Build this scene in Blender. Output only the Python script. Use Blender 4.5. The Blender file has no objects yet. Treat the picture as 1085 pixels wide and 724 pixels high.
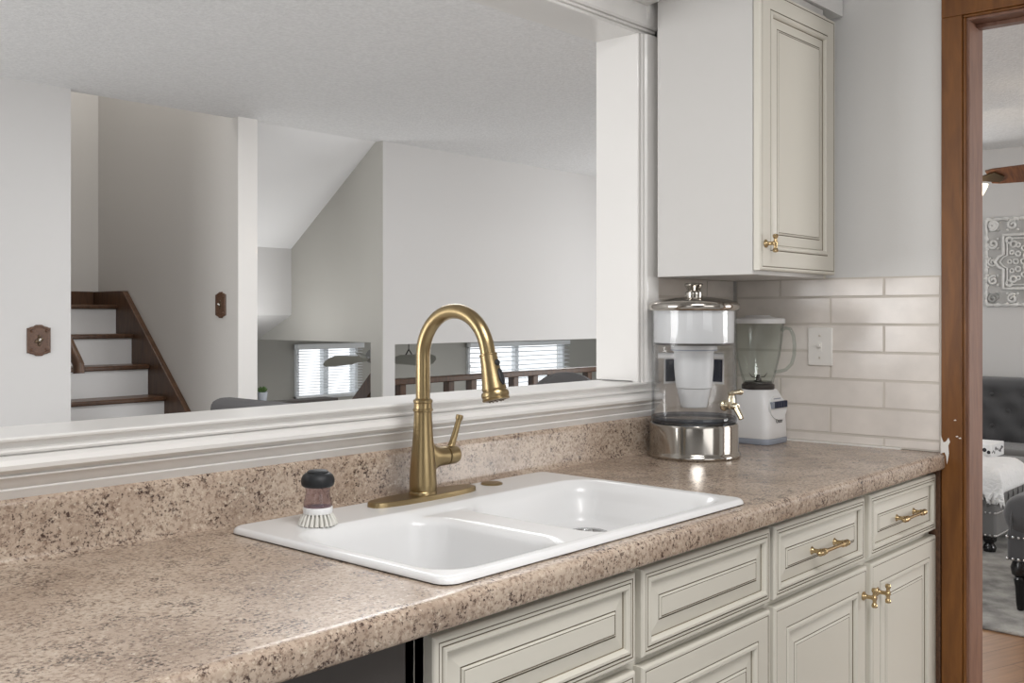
import bpy, bmesh, math, random
from math import sin, cos, pi, radians, sqrt
from mathutils import Vector, Matrix
random.seed(7)
SC = bpy.context.scene
COL = SC.collection
ROOT = {}

# ------------------------------------------------------------------ materials
def lin(c):
    o = []
    for v in c:
        v /= 255.0
        o.append(v / 12.92 if v <= .04045 else ((v + .055) / 1.055) ** 2.4)
    return (o[0], o[1], o[2], 1.0)

def mat(name, col, rough=.5, metal=0.0, bump=0.0, bscale=200.0, spec=.5, trans=0.0, ior=1.45, vary=0.0, vscale=6.0,
        emit=None, estr=0.0, coat=0.0, stretch=None, sheen=0.0):
    m = bpy.data.materials.new(name); m.use_nodes = True
    nt = m.node_tree; b = nt.nodes['Principled BSDF']
    b.inputs['Base Color'].default_value = lin(col)
    b.inputs['Roughness'].default_value = rough
    b.inputs['Metallic'].default_value = metal
    b.inputs['Specular IOR Level'].default_value = spec
    b.inputs['Transmission Weight'].default_value = trans
    b.inputs['IOR'].default_value = ior
    b.inputs['Coat Weight'].default_value = coat
    b.inputs['Sheen Weight'].default_value = sheen
    if emit:
        b.inputs['Emission Color'].default_value = lin(emit); b.inputs['Emission Strength'].default_value = estr
    if bump or vary:
        tc = nt.nodes.new('ShaderNodeTexCoord'); mp = nt.nodes.new('ShaderNodeMapping')
        nt.links.new(tc.outputs['Object'], mp.inputs['Vector'])
        if stretch: mp.inputs['Scale'].default_value = stretch
    if bump:
        n = nt.nodes.new('ShaderNodeTexNoise'); n.inputs['Scale'].default_value = bscale; n.inputs['Detail'].default_value = 3
        bp = nt.nodes.new('ShaderNodeBump'); bp.inputs['Strength'].default_value = bump; bp.inputs['Distance'].default_value = .01
        nt.links.new(mp.outputs['Vector'], n.inputs['Vector']); nt.links.new(n.outputs['Fac'], bp.inputs['Height'])
        nt.links.new(bp.outputs['Normal'], b.inputs['Normal'])
    if vary:
        n = nt.nodes.new('ShaderNodeTexNoise'); n.inputs['Scale'].default_value = vscale; n.inputs['Detail'].default_value = 4
        r = nt.nodes.new('ShaderNodeValToRGB')
        lo = [max(0, c * (1 - vary)) for c in col]; hi = [min(255, c * (1 + vary)) for c in col]
        r.color_ramp.elements[0].position = .3; r.color_ramp.elements[1].position = .7
        r.color_ramp.elements[0].color = lin(lo); r.color_ramp.elements[1].color = lin(hi)
        nt.links.new(mp.outputs['Vector'], n.inputs['Vector']); nt.links.new(n.outputs['Fac'], r.inputs['Fac'])
        nt.links.new(r.outputs['Color'], b.inputs['Base Color'])
    return m

def thin_glass(name, tint, edge, rough=.0, ior=1.4):
    m = bpy.data.materials.new(name); m.use_nodes = True
    nt = m.node_tree; L = nt.links; nt.nodes.remove(nt.nodes['Principled BSDF'])
    out = nt.nodes['Material Output']
    tr = nt.nodes.new('ShaderNodeBsdfTransparent'); gl = nt.nodes.new('ShaderNodeBsdfGlossy'); gl.inputs['Roughness'].default_value = rough
    fr = nt.nodes.new('ShaderNodeMapRange'); fr.inputs['To Min'].default_value = (ior - 1) ** 2 / (ior + 1) ** 2; fr.inputs['To Max'].default_value = .75
    pw = nt.nodes.new('ShaderNodeMath'); pw.operation = 'POWER'; pw.inputs[1].default_value = 4
    l2 = nt.nodes.new('ShaderNodeLayerWeight'); l2.inputs['Blend'].default_value = .5
    L.new(l2.outputs['Facing'], pw.inputs[0]); L.new(pw.outputs[0], fr.inputs['Value'])
    lw = nt.nodes.new('ShaderNodeLayerWeight'); lw.inputs['Blend'].default_value = .35
    rp = nt.nodes.new('ShaderNodeValToRGB'); rp.color_ramp.elements[0].color = lin(tint); rp.color_ramp.elements[1].color = lin(edge)
    rp.color_ramp.elements[0].position = .5; rp.color_ramp.elements[1].position = .95
    L.new(lw.outputs['Facing'], rp.inputs['Fac']); L.new(rp.outputs['Color'], tr.inputs['Color'])
    mx = nt.nodes.new('ShaderNodeMixShader'); L.new(fr.outputs['Result'], mx.inputs[0]); L.new(tr.outputs[0], mx.inputs[1]); L.new(gl.outputs[0], mx.inputs[2])
    L.new(mx.outputs[0], out.inputs['Surface'])
    return m

def laminate():
    m = bpy.data.materials.new('granite_laminate'); m.use_nodes = True
    nt = m.node_tree; b = nt.nodes['Principled BSDF']; L = nt.links
    tc = nt.nodes.new('ShaderNodeTexCoord')
    def noise(s, d, ro=.5, off=0):
        mp = nt.nodes.new('ShaderNodeMapping'); mp.inputs['Location'].default_value = (off, off * 1.3, off * .7)
        L.new(tc.outputs['Object'], mp.inputs['Vector'])
        n = nt.nodes.new('ShaderNodeTexNoise'); n.inputs['Scale'].default_value = s; n.inputs['Detail'].default_value = d
        n.inputs['Roughness'].default_value = ro
        L.new(mp.outputs['Vector'], n.inputs['Vector']); return n
    def ramp(src, pts):
        r = nt.nodes.new('ShaderNodeValToRGB'); e = r.color_ramp.elements
        while len(e) < len(pts): e.new(.5)
        for k, (p, c) in enumerate(pts): e[k].position = p; e[k].color = c
        L.new(src, r.inputs['Fac']); return r
    def mix(f, a, bb):
        x = nt.nodes.new('ShaderNodeMix'); x.data_type = 'RGBA'
        L.new(f, x.inputs[0])
        if isinstance(a, tuple): x.inputs[6].default_value = a
        else: L.new(a, x.inputs[6])
        x.inputs[7].default_value = bb
        return x.outputs[2]
    base = ramp(noise(7, 5).outputs['Fac'], [(.3, lin((158, 140, 124))), (.5, lin((181, 163, 146))), (.7, lin((196, 180, 163)))])
    W = (1, 1, 1, 1); K = (0, 0, 0, 1)
    big = noise(24, 4, .6, off=4)
    f1 = ramp(noise(135, 5, .65, 1).outputs['Fac'], [(.48, K), (.64, W)])
    c = mix(f1.outputs['Color'], base.outputs['Color'], lin((138, 118, 103)))
    # dark flecks, denser in patches
    mul = nt.nodes.new('ShaderNodeMath'); mul.operation = 'MULTIPLY_ADD'; mul.inputs[1].default_value = .5; mul.inputs[2].default_value = -.25
    L.new(big.outputs['Fac'], mul.inputs[0])
    add = nt.nodes.new('ShaderNodeMath'); add.operation = 'ADD'
    n3 = noise(205, 6, .68, 9); L.new(n3.outputs['Fac'], add.inputs[0]); L.new(mul.outputs[0], add.inputs[1])
    f2 = ramp(add.outputs[0], [(.545, K), (.65, W)])
    c = mix(f2.outputs['Color'], c, lin((70, 53, 47)))
    f3 = ramp(noise(130, 5, .65, 17).outputs['Fac'], [(.56, K), (.70, W)])
    c = mix(f3.outputs['Color'], c, lin((204, 190, 172)))
    L.new(c, b.inputs['Base Color'])
    b.inputs['Roughness'].default_value = .22
    b.inputs['Specular IOR Level'].default_value = .45
    bn = nt.nodes.new('ShaderNodeBump'); bn.inputs['Strength'].default_value = .05; bn.inputs['Distance'].default_value = .004
    L.new(n3.outputs['Fac'], bn.inputs['Height']); L.new(bn.outputs['Normal'], b.inputs['Normal'])
    return m

def wood(name, c1, c2, rough=.4, scale=(3, 3, .5), ns=14):
    m = bpy.data.materials.new(name); m.use_nodes = True
    nt = m.node_tree; b = nt.nodes['Principled BSDF']; L = nt.links
    tc = nt.nodes.new('ShaderNodeTexCoord'); mp = nt.nodes.new('ShaderNodeMapping'); mp.inputs['Scale'].default_value = scale
    L.new(tc.outputs['Object'], mp.inputs['Vector'])
    n = nt.nodes.new('ShaderNodeTexNoise'); n.inputs['Scale'].default_value = ns; n.inputs['Detail'].default_value = 6
    n.inputs['Distortion'].default_value = .6
    L.new(mp.outputs['Vector'], n.inputs['Vector'])
    r = nt.nodes.new('ShaderNodeValToRGB'); r.color_ramp.elements[0].position = .32; r.color_ramp.elements[1].position = .68
    r.color_ramp.elements[0].color = lin(c1); r.color_ramp.elements[1].color = lin(c2)
    L.new(n.outputs['Fac'], r.inputs['Fac']); L.new(r.outputs['Color'], b.inputs['Base Color'])
    b.inputs['Roughness'].default_value = rough
    return m

def planks(name, c1, c2, gap, w, ln, rot):
    m = bpy.data.materials.new(name); m.use_nodes = True
    nt = m.node_tree; b = nt.nodes['Principled BSDF']; L = nt.links
    tc = nt.nodes.new('ShaderNodeTexCoord'); mp = nt.nodes.new('ShaderNodeMapping'); mp.inputs['Rotation'].default_value = (0, 0, rot)
    L.new(tc.outputs['Object'], mp.inputs['Vector'])
    br = nt.nodes.new('ShaderNodeTexBrick'); br.inputs['Scale'].default_value = 1
    br.inputs['Brick Width'].default_value = ln; br.inputs['Row Height'].default_value = w
    br.inputs['Mortar Size'].default_value = .0018; br.offset = .37
    br.inputs['Color1'].default_value = lin(c1); br.inputs['Color2'].default_value = lin(c2); br.inputs['Mortar'].default_value = lin(gap)
    L.new(mp.outputs['Vector'], br.inputs['Vector'])
    m2 = nt.nodes.new('ShaderNodeMapping'); m2.inputs['Scale'].default_value = (1.2, 14, 1); L.new(mp.outputs['Vector'], m2.inputs['Vector'])
    n = nt.nodes.new('ShaderNodeTexNoise'); n.inputs['Scale'].default_value = 4; n.inputs['Detail'].default_value = 5
    L.new(m2.outputs['Vector'], n.inputs['Vector'])
    x = nt.nodes.new('ShaderNodeMix'); x.data_type = 'RGBA'; x.blend_type = 'OVERLAY'; x.inputs[0].default_value = .5
    L.new(br.outputs['Color'], x.inputs[6]); L.new(n.outputs['Fac'], x.inputs[7]); L.new(x.outputs[2], b.inputs['Base Color'])
    b.inputs['Roughness'].default_value = .38
    return m

M = {}
M['wall'] = mat('wall_paint', (204, 203, 202), .75, bump=.06, bscale=260)
M['kwall'] = mat('kitchen_wall_paint', (224, 223, 221), .7, bump=.06, bscale=260)
M['beige'] = mat('stair_wall_paint', (202, 199, 195), .75, bump=.06, bscale=260)
M['greywall'] = mat('family_room_paint', (176, 174, 168), .75)
M['ceiling'] = mat('textured_ceiling', (222, 222, 222), .9, bump=.4, bscale=70, vary=.03, vscale=60)
M['slope'] = mat('sloped_ceiling_paint', (222, 222, 222), .85)
M['trim'] = mat('white_trim_enamel', (227, 225, 222), .3, coat=.2)
M['cab'] = mat('cream_cabinet_paint', (205, 201, 190), .38)
M['cabside'] = mat('cabinet_side_paint', (200, 198, 195), .5)
M['glaze'] = mat('brown_glaze', (112, 102, 84), .55)
M['lam'] = laminate()
M['sink'] = mat('white_composite', (224, 224, 224), .25, coat=.2)
M['brass'] = mat('brushed_brass', (158, 139, 104), .3, 1.0, bump=.03, bscale=900, stretch=(1, 1, .02))
M['brass2'] = mat('antique_brass', (188, 165, 126), .24, 1.0)
M['spigot'] = mat('pale_brass_plate', (214, 204, 180), .2, 1.0)
M['steel'] = mat('polished_steel', (172, 167, 160), .12, 1.0)
M['chrome'] = mat('satin_chrome', (190, 190, 190), .25, 1.0)
M['black'] = mat('black_rubber', (28, 30, 33), .5, bump=.1, bscale=400)
M['darkgrey'] = mat('dark_grey_steel', (70, 66, 64), .4, .3)
M['glass'] = thin_glass('clear_glass', (254, 254, 254), (196, 203, 209), ior=1.4)
M['jar'] = thin_glass('jar_glass', (253, 255, 254), (150, 168, 158), ior=1.5)
M['footglass'] = thin_glass('thick_clear_glass', (222, 227, 234), (130, 140, 152), .02, 1.5)
M['jarh'] = thin_glass('thick_jar_glass', (238, 242, 240), (112, 124, 118), ior=1.5)
M['purple'] = thin_glass('smoky_purple_plastic', (226, 217, 222), (140, 126, 134), .08, 1.45)
M['white'] = mat('white_plastic', (236, 236, 236), .3)
M['frost'] = mat('frosted_white_plastic', (208, 210, 212), .4)
M['bristle'] = mat('pale_bristle', (212, 210, 203), .7)
M['navy'] = mat('navy_label', (32, 42, 66), .5)
M['greyplastic'] = mat('grey_plastic', (150, 156, 168), .4)
M['tile'] = mat('glazed_tile', (230, 223, 216), .18, vary=.035, vscale=9, bump=.025, bscale=14)
M['grout'] = mat('grout', (211, 204, 195), .9)
M['oak'] = wood('stained_casing', (100, 58, 16), (124, 77, 28), .42)
M['jamb'] = wood('jamb_reflected_tint', (112, 78, 62), (134, 98, 80), .45)  # pinkish brown paints in light reflected from the other side
M['stairwood'] = wood('dark_stair_wood', (66, 45, 31), (92, 65, 46), .35)
M['riser'] = mat('riser_paint', (224, 224, 224), .5)
M['railwood'] = wood('rail_wood', (60, 40, 26), (86, 60, 40), .35)
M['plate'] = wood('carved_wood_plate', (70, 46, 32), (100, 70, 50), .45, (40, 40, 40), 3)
M['floor'] = planks('oak_planks', (142, 106, 76), (158, 122, 90), (96, 66, 42), .13, 1.3, 0.35)
M['floor2'] = mat('pale_bounce_carpet', (206, 204, 202), .95, bump=.4, bscale=300)  # unseen floor kept pale to bounce light up to the ceiling
M['carpet'] = mat('carpet', (190, 182, 172), .95, bump=.4, bscale=300)
M['fabric'] = mat('charcoal_velvet', (70, 70, 72), .8, bump=.15, bscale=500, sheen=.25)
M['fabric2'] = mat('grey_upholstery', (92, 91, 92), .85, bump=.2, bscale=500)
M['fabric3'] = mat('ottoman_cloth', (98, 97, 96), .8, bump=.15, bscale=500, sheen=.2)
M['throw'] = mat('white_knit', (226, 226, 226), .9, bump=.9, bscale=60)
M['rug'] = mat('shag_rug', (150, 148, 144), .95, bump=.9, bscale=70, vary=.22, vscale=9)
M['nail'] = mat('silver_nail', (210, 210, 210), .25, 1.0)
M['blacklac'] = mat('black_lacquer', (18, 17, 18), .2)
M['whitebox'] = mat('white_box', (228, 228, 228), .5)
M['ink'] = mat('black_ink', (38, 38, 42), .6)
M['carved'] = mat('carved_white', (214, 214, 212), .7, vary=.05, vscale=30)
M['fanwood'] = wood('fan_blade_wood', (78, 46, 28), (120, 76, 46), .4, (2, 12, 2), 5)
M['lampglass'] = mat('lamp_glass', (255, 246, 230), .4, emit=(255, 236, 205), estr=2.2)
M['leaf'] = mat('leaf', (84, 112, 62), .6, vary=.2, vscale=30)
M['pot'] = mat('pot', (176, 182, 190), .5)
M['fanblade'] = mat('pale_fan_blade', (164, 164, 156), .5)
M['slat'] = mat('blind_slat', (236, 238, 240), .5)
M['frame'] = mat('window_frame', (222, 224, 226), .4)
M['dark'] = mat('dark_recess', (24, 22, 20), .8)
M['soil'] = mat('stain', (120, 84, 54), .8)
M['bronze'] = mat('bronze', (96, 82, 66), .35, .9)
M['ivory'] = mat('ivory_plate', (238, 235, 230), .35)

# ------------------------------------------------------------------ mesh helpers
def new(): return bmesh.new()
def box(bm, x0, x1, y0, y1, z0, z1, mi=0):
    v = [bm.verts.new((x, y, z)) for z in (z0, z1) for y in (y0, y1) for x in (x0, x1)]
    for f in ((0, 2, 3, 1), (4, 5, 7, 6), (0, 1, 5, 4), (2, 6, 7, 3), (0, 4, 6, 2), (1, 3, 7, 5)):
        bm.faces.new([v[i] for i in f]).material_index = mi
    return v
def prism(bm, poly, axis, a, b, mi=0):
    """closed polygon in the two other axes (in xyz order), extruded along axis from a to b"""
    def P(p, t):
        return {'X': (t, p[0], p[1]), 'Y': (p[0], t, p[1]), 'Z': (p[0], p[1], t)}[axis]
    A = [bm.verts.new(P(p, a)) for p in poly]; B = [bm.verts.new(P(p, b)) for p in poly]
    n = len(poly)
    fs = [bm.faces.new(A), bm.faces.new(B[::-1])]
    for i in range(n): fs.append(bm.faces.new((A[i], A[(i + 1) % n], B[(i + 1) % n], B[i])))
    for f in fs: f.material_index = mi
    return A + B
def lathe(bm, prof, mx=None, seg=32, sq=0.0, mi=0, loop=False):
    """prof: (r, z) list, closed with caps; sq>0 squares the section (superellipse)"""
    mx = mx or Matrix()
    rings = []
    for r, z in prof:
        ring = []
        for i in range(seg):
            a = 2 * pi * i / seg; c, s = cos(a), sin(a); k = 1.0
            if sq: k = 1.0 / (abs(c) ** (2 + sq) + abs(s) ** (2 + sq)) ** (1 / (2 + sq))
            ring.append(bm.verts.new(mx @ Vector((r * c * k, r * s * k, z))))
        rings.append(ring)
    fs = []
    for A, B in zip(rings, rings[1:] + (rings[:1] if loop else [])):
        for i in range(seg): fs.append(bm.faces.new((A[i], A[(i + 1) % seg], B[(i + 1) % seg], B[i])))
    if not loop: fs.append(bm.faces.new(rings[0][::-1])); fs.append(bm.faces.new(rings[-1]))
    for f in fs: f.material_index = mi
    return rings
def tube(bm, pts, rad, seg=16, mi=0, flat=1.0):
    pts = [Vector(p) for p in pts]; n = len(pts)
    if not hasattr(rad, '__len__'): rad = [rad] * n
    up = None; rings = []
    for i, p in enumerate(pts):
        t = (pts[min(i + 1, n - 1)] - pts[max(i - 1, 0)]).normalized()
        if up is None:
            up = Vector((0, 0, 1)) if abs(t.z) < .9 else Vector((1, 0, 0))
        up = (up - t * up.dot(t)).normalized(); sd = t.cross(up)
        rings.append([bm.verts.new(p + rad[i] * (cos(2 * pi * k / seg) * sd + flat * sin(2 * pi * k / seg) * up)) for k in range(seg)])
    fs = []
    for A, B in zip(rings, rings[1:]):
        for i in range(seg): fs.append(bm.faces.new((A[i], A[(i + 1) % seg], B[(i + 1) % seg], B[i])))
    fs.append(bm.faces.new(rings[0][::-1])); fs.append(bm.faces.new(rings[-1]))
    for f in fs: f.material_index = mi
def axis_mx(o, d):
    return Matrix.Translation(Vector(o)) @ Vector((0, 0, 1)).rotation_difference(Vector(d).normalized()).to_matrix().to_4x4()
def ball(bm, c, r, seg=16, sz=1.0, mi=0):
    n = 8
    lathe(bm, [(max(1e-4, r * sin(pi * i / n)), -r * sz * cos(pi * i / n)) for i in range(n + 1)], Matrix.Translation(Vector(c)), seg, mi=mi)

def obj(name, bm, m, parent=None, loc=None, bevel=0.0, smooth=True, angle=35, segs=2):
    """link bm (world coordinates) as one mesh object; children are stored relative to their thing's base"""
    bmesh.ops.recalc_face_normals(bm, faces=bm.faces)
    if parent is not None: base = ROOT[parent.name]
    else:
        if loc is None: loc = (0, 0, 0)
        base = Vector(loc)
    bm.transform(Matrix.Translation(-base))
    me = bpy.data.meshes.new(name); bm.to_mesh(me); bm.free()
    for x in (m if isinstance(m, (list, tuple)) else [m]): me.materials.append(M[x])
    o = bpy.data.objects.new(name, me); COL.objects.link(o)
    ROOT[o.name] = base
    if parent is not None: o.parent = parent
    else: o.location = base
    if smooth:
        for p in me.polygons: p.use_smooth = True
        me.set_sharp_from_angle(angle=radians(angle))
    if bevel:
        b = o.modifiers.new('Bevel', 'BEVEL'); b.width = bevel; b.segments = segs; b.limit_method = 'ANGLE'; b.angle_limit = radians(40)
        b.harden_normals = False
    return o
def tag(o, label, cat, group=None):
    o['label'] = label; o['category'] = cat
    if group: o['group'] = group
    return o
def thing(name, label, cat, loc, group=None):
    o = bpy.data.objects.new(name, None); o.empty_display_size = .05; COL.objects.link(o); o.location = loc
    ROOT[o.name] = Vector(loc); return tag(o, label, cat, group)
def struct(name, bm, m, parent=None, **k):
    o = obj(name, bm, m, parent, **k)
    if parent is None: o['kind'] = 'structure'
    return o

A = .035                                                 # the end wall stands two degrees off square
WM = Matrix(((1, A, 0, 0), (0, -1, 0, 0), (0, 0, 1, 0), (0, 0, 0, 1)))   # (off the wall, along the wall, up) -> world

CT = .914       # counter top
CEIL = 2.44
WY = .02        # face of the pass-through wall
WB = .133       # its far face
FY = 3.579      # far wall of the dining room

# ------------------------------------------------------------------ the room shell
bm = new(); box(bm, -6, .06, -5.5, WB, -.05, 0); box(bm, -6, 4.9, WB, FY, -.05, 0); struct('floor', bm, 'floor2')
bm = new(); box(bm, .06, 4.9, -5.5, WB, -.05, 0); struct('floor_living', bm, 'floor')
bm = new()
box(bm, -6, 4.9, -5.5, FY + .06, CEIL, CEIL + .08)
struct('ceiling', bm, 'ceiling')
# wall with the pass-through opening
bm = new()
box(bm, -6, 0.02, WY, WB, 0, 1.085)
box(bm, -6, 0.02, WY, WB, 2.06, CEIL)
box(bm, -.515, 0.02, WY, WB, 1.085, 2.06)
box(bm, -6, -2.45, WY, WB, 1.085, 2.06)
struct('wall_back', bm, 'wall')
# end wall with the doorway
bm = new()
box(bm, .0, .1, -.02, .668, 0, CEIL); box(bm, 0, .1, .668, 1.594, 2.074, CEIL); box(bm, 0, .1, 1.594, 3.9, 0, CEIL)
bm.transform(WM); struct('wall_right', bm, 'kwall')
bm = new(); p, q = Vector((.15, 2.46, 0)), Vector((-.15, .12, 0)); n = Vector((q.y - p.y, p.x - q.x, 0)).normalized() * .006
prism(bm, [tuple((p + n)[:2]), tuple((q + n)[:2]), tuple((q - n)[:2]), tuple((p - n)[:2])], 'Z', CEIL - .0006, CEIL + .001); struct('ceiling_seam', bm, 'ceiling')
bm = new(); box(bm, -6.1, -6, -5.5, FY + .11, 0, CEIL); struct('wall_left', bm, 'wall')
bm = new(); box(bm, -6.1, 4.87, -5.6, -5.5, 0, CEIL); struct('wall_front', bm, 'kwall')
# soffit over the wall cabinet
bm = new(); box(bm, -.6, .0, -.335, WY, 2.137, CEIL); struct('soffit', bm, 'kwall')
# living room wall
bm = new(); box(bm, 4.75, 4.87, -5.5, FY, 0, CEIL); struct('wall_living', bm, 'wall')
# far dining wall: the panel left of the stairs
bm = new(); box(bm, -6, -.409, FY, FY + .11, 0, CEIL); struct('wall_far_left', bm, 'wall')
# partition between the stairs and the stairwell down
bm = new(); box(bm, .576, .705, FY, 5.28, -1.2, 4.2); struct('wall_partition', bm, 'beige')
bm = new(); box(bm, .5755, .7055, FY - .006, FY, 0, CEIL); struct('trim_5', bm, 'trim')
bm = new(); box(bm, .7056, 1.33, 3.62, 3.73, -1.2, .735); hw_ = struct('wall_half', bm, 'greywall')
bm = new(); box(bm, .7056, 1.34, 3.61, 3.74, .735, .755); obj('ledge_cap', bm, 'darkgrey', hw_, bevel=.003)
bm = new(); box(bm, -2.2, .576, 5.28, 5.36, 0, 4.2); struct('wall_stair_back', bm, 'beige')
bm = new(); box(bm, -2.2, .705, FY + .06, 5.36, 4.2, 4.26); struct('ceiling_upper', bm, 'slope')
bm = new(); box(bm, -2.2, -.409, FY + .11, 5.28, -.05, 1.40)   # landing
struct('stair_landing', bm, 'floor2')
bm = new(); box(bm, -2.26, -2.2, FY + .06, 5.36, 0, 4.2); struct('wall_stair_side', bm, 'beige')
bm = new(); box(bm, -2.2, .576, FY + .03, FY + .06, CEIL + .08, 4.2); struct('wall_stair_upper', bm, 'beige')
# big wall above the railing
bm = new(); box(bm, 1.69, 4.87, FY, FY + .11, 1.087, CEIL)
box(bm, 1.69, 1.795, FY, FY + .11, -1.2, 1.087)
struct('wall_far_right', bm, 'wall')
# side of the stairwell: follows the slope, open below
bm = new()
prism(bm, [(FY + .0005, -1.2), (FY + .0005, 2.44), (FY + .06, 2.44), (4.58, 1.766), (4.58, 1.283), (5.0, 1.10), (FY + .114, 1.10), (FY + .114, -1.2)], 'X', 1.68, 1.69)
prism(bm, [(FY + .112, 1.10), (FY + .112, 2.40), (4.58, 1.766), (4.58, 1.283), (5.0, 1.10)], 'X', 1.69, 1.79)
struct('wall_stairwell', bm, 'greywall')
bm = new(); prism(bm, [(FY + .06, 2.44), (4.58, 1.762), (4.58, 1.86), (FY + .06, 2.54)], 'X', .705, 1.68)
struct('ceiling_slope', bm, 'slope')
bm = new(); prism(bm, [(4.574, 1.80), (4.574, 1.283), (5.3, .966), (5.3, 1.8)], 'X', .705, 1.68); struct('bulkhead', bm, 'wall')
# lower family room
bm = new(); box(bm, .705, 9.6, FY, 6.6, -1.25, -1.2); struct('floor_lower', bm, 'carpet')
bm = new(); box(bm, 1.79, 9.6, FY + .11, 6.5, 1.15, 1.2); box(bm, .705, 1.79, 5.0, 6.5, 1.15, 1.2); struct('ceiling_lower', bm, 'slope')
LW = [(3.12, 3.88, .47, .985), (5.48, 7.22, .28, .95)]
bm = new()
box(bm, .7, 3.12, 6.5, 6.6, -1.2, 1.2); box(bm, 3.88, 5.48, 6.5, 6.6, -1.2, 1.2); box(bm, 7.22, 9.6, 6.5, 6.6, -1.2, 1.2)
for x0, x1, z0, z1 in LW:
    box(bm, x0, x1, 6.5, 6.6, -1.2, z0); box(bm, x0, x1, 6.5, 6.6, z1, 1.2)
struct('wall_lower_far', bm, 'greywall')
bm = new(); box(bm, 9.5, 9.6, FY, 6.6, -1.2, 1.2); struct('wall_lower_right', bm, 'greywall')
bm = new(); box(bm, .7, 9.6, FY - .1, FY, -1.2, -.05); struct('wall_lower_near', bm, 'greywall')
for k, (x0, x1, z0, z1) in enumerate(LW):
    bm = new(); t = .035
    box(bm, x0, x0 + t, 6.47, 6.56, z0, z1); box(bm, x1 - t, x1, 6.47, 6.56, z0, z1)
    box(bm, x0, x1, 6.47, 6.56, z1 - t, z1); box(bm, x0, x1, 6.46, 6.56, z0, z0 + t)
    xm = (x0 + x1) / 2; box(bm, xm - .03, xm + .03, 6.5, 6.56, z0, z1)
    w = struct('window_%d' % (k + 1), bm, 'frame')
    bm = new(); box(bm, x0 + t, xm - .03, 6.53, 6.536, z0 + t, z1 - t); box(bm, xm + .03, x1 - t, 6.53, 6.536, z0 + t, z1 - t)
    obj('pane', bm, 'glass', w)

# ------------------------------------------------------------------ the trim round the opening
prof = [(-.026, 1.1075), (-.031, 1.105), (-.031, 1.102), (-.029, 1.1008), (-.023, 1.1), (-.022, 1.0915), (-.023, 1.0905), (-.033, 1.0896), (-.0365, 1.087), (-.0355, 1.0838),
        (-.031, 1.0826), (-.031, 1.0812), (-.040, 1.0804), (-.050, 1.0765), (-.056, 1.069), (-.057, 1.0625), (-.053, 1.0575), (-.0475, 1.0558), (-.0465, 1.0538),
        (-.0495, 1.0528), (-.0505, 1.0505), (-.0475, 1.0485), (-.0440, 1.040), (-.0415, 1.034), (-.040, 1.0325), (-.042, 1.0312), (-.0425, 1.030), (-.0385, 1.0155)]
prof = [(WY, 1.086), (WB + .012, 1.086), (WB + .012, 1.104)] + [(y + .010 + .0345 * (1.1075 - z) / .092, z - .0035 - .0035 * (1.1075 - z) / .092) for y, z in prof] + [(WY, 1.009)]
bm = new(); prism(bm, prof, 'X', -3.6, -.455); struct('trim_1', bm, 'trim', angle=28)
cp = [(0, 0), (0, .010), (.002, .013), (.006, .013), (.007, .009), (.0095, .009), (.0105, .016), (.015, .019), (.0155, .0145), (.018, .0145), (.019, .021), (.024, .026), (.034, .028), (.055, .028), (.075, .028)]
bm = new()   # right casing, profile across x
prism(bm, [(-.53, WY)] + [(-.53 + a, WY - .004 - b) for a, b in cp] + [(-.455, WY)], 'Z', 1.1035, 2.043)
struct('trim_2', bm, 'trim', angle=28)
bm = new()   # head casing with a small crown
hp = [(WY, 2.043)] + [(WY - .004 - b, 2.043 + a) for a, b in cp] + [(-.05, 2.123), (-.062, 2.137), (-.07, 2.15), (-.07, 2.16), (WY, 2.16)]
prism(bm, hp, 'X', -3.6, -.5085); prism(bm, [(WY, 2.043)] + hp[1:14] + [(-.02, 2.1165), (-.02, 2.134), (WY, 2.134)], 'X', -.5085, -.455)
struct('trim_3', bm, 'trim', angle=28)
bm = new(); box(bm, -.53, -.515, WY, WB + .01, 1.107, 2.043); box(bm, -3.6, -.515, WY, WB + .01, 2.043, 2.058); struct('trim_4', bm, 'trim')

# ------------------------------------------------------------------ tiled walls
ZR = [CT + .002, .9437] + [.9437 + .0785 * k for k in range(1, 6)] + [1.3902]
def tiles(bm, u0, u1, joints, mx, a0=-.008, a1=.004):
    g = .0016
    for r in range(7):
        js = sorted([u0] + [j for j in joints[(r) % 2] if u0 + .01 < j < u1 - .01] + [u1])
        for p, q in zip(js, js[1:]):
            b2 = new(); box(b2, a0, a1, p + g, q - g, ZR[r] + g, ZR[r + 1] - g)
            bmesh.ops.bevel(b2, geom=[e for e in b2.edges], offset=.0022, segments=2, affect='EDGES')
            b2.transform(mx)
            me = bpy.data.meshes.new('t'); b2.to_mesh(me); b2.free(); bm.from_mesh(me); bpy.data.meshes.remove(me)
JA = [.1439, .4519]; JB = [-.012, .2979, .606]
bm = new(); tiles(bm, 0.0, .604, [JA, JB], WM)
struct('tile_wall_right', bm, 'tile')
bm = new(); box(bm, -.0062, .001, 0, .606, CT + .001, 1.3915); bm.transform(WM)
struct('grout_right', bm, 'grout', smooth=False)
XB = Matrix(((0, 1, 0, 0), (1, 0, 0, WY), (0, 0, 1, 0), (0, 0, 0, 1)))   # (off, along x, up)
bm = new(); tiles(bm, -.453, -.004, [[-.16], [-.314, -.012]], XB); struct('tile_wall_back', bm, 'tile')
bm = new(); box(bm, -.0062, .001, -.454, -.002, CT + .001, 1.3915); bm.transform(XB); struct('grout_back', bm, 'grout', smooth=False)

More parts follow.
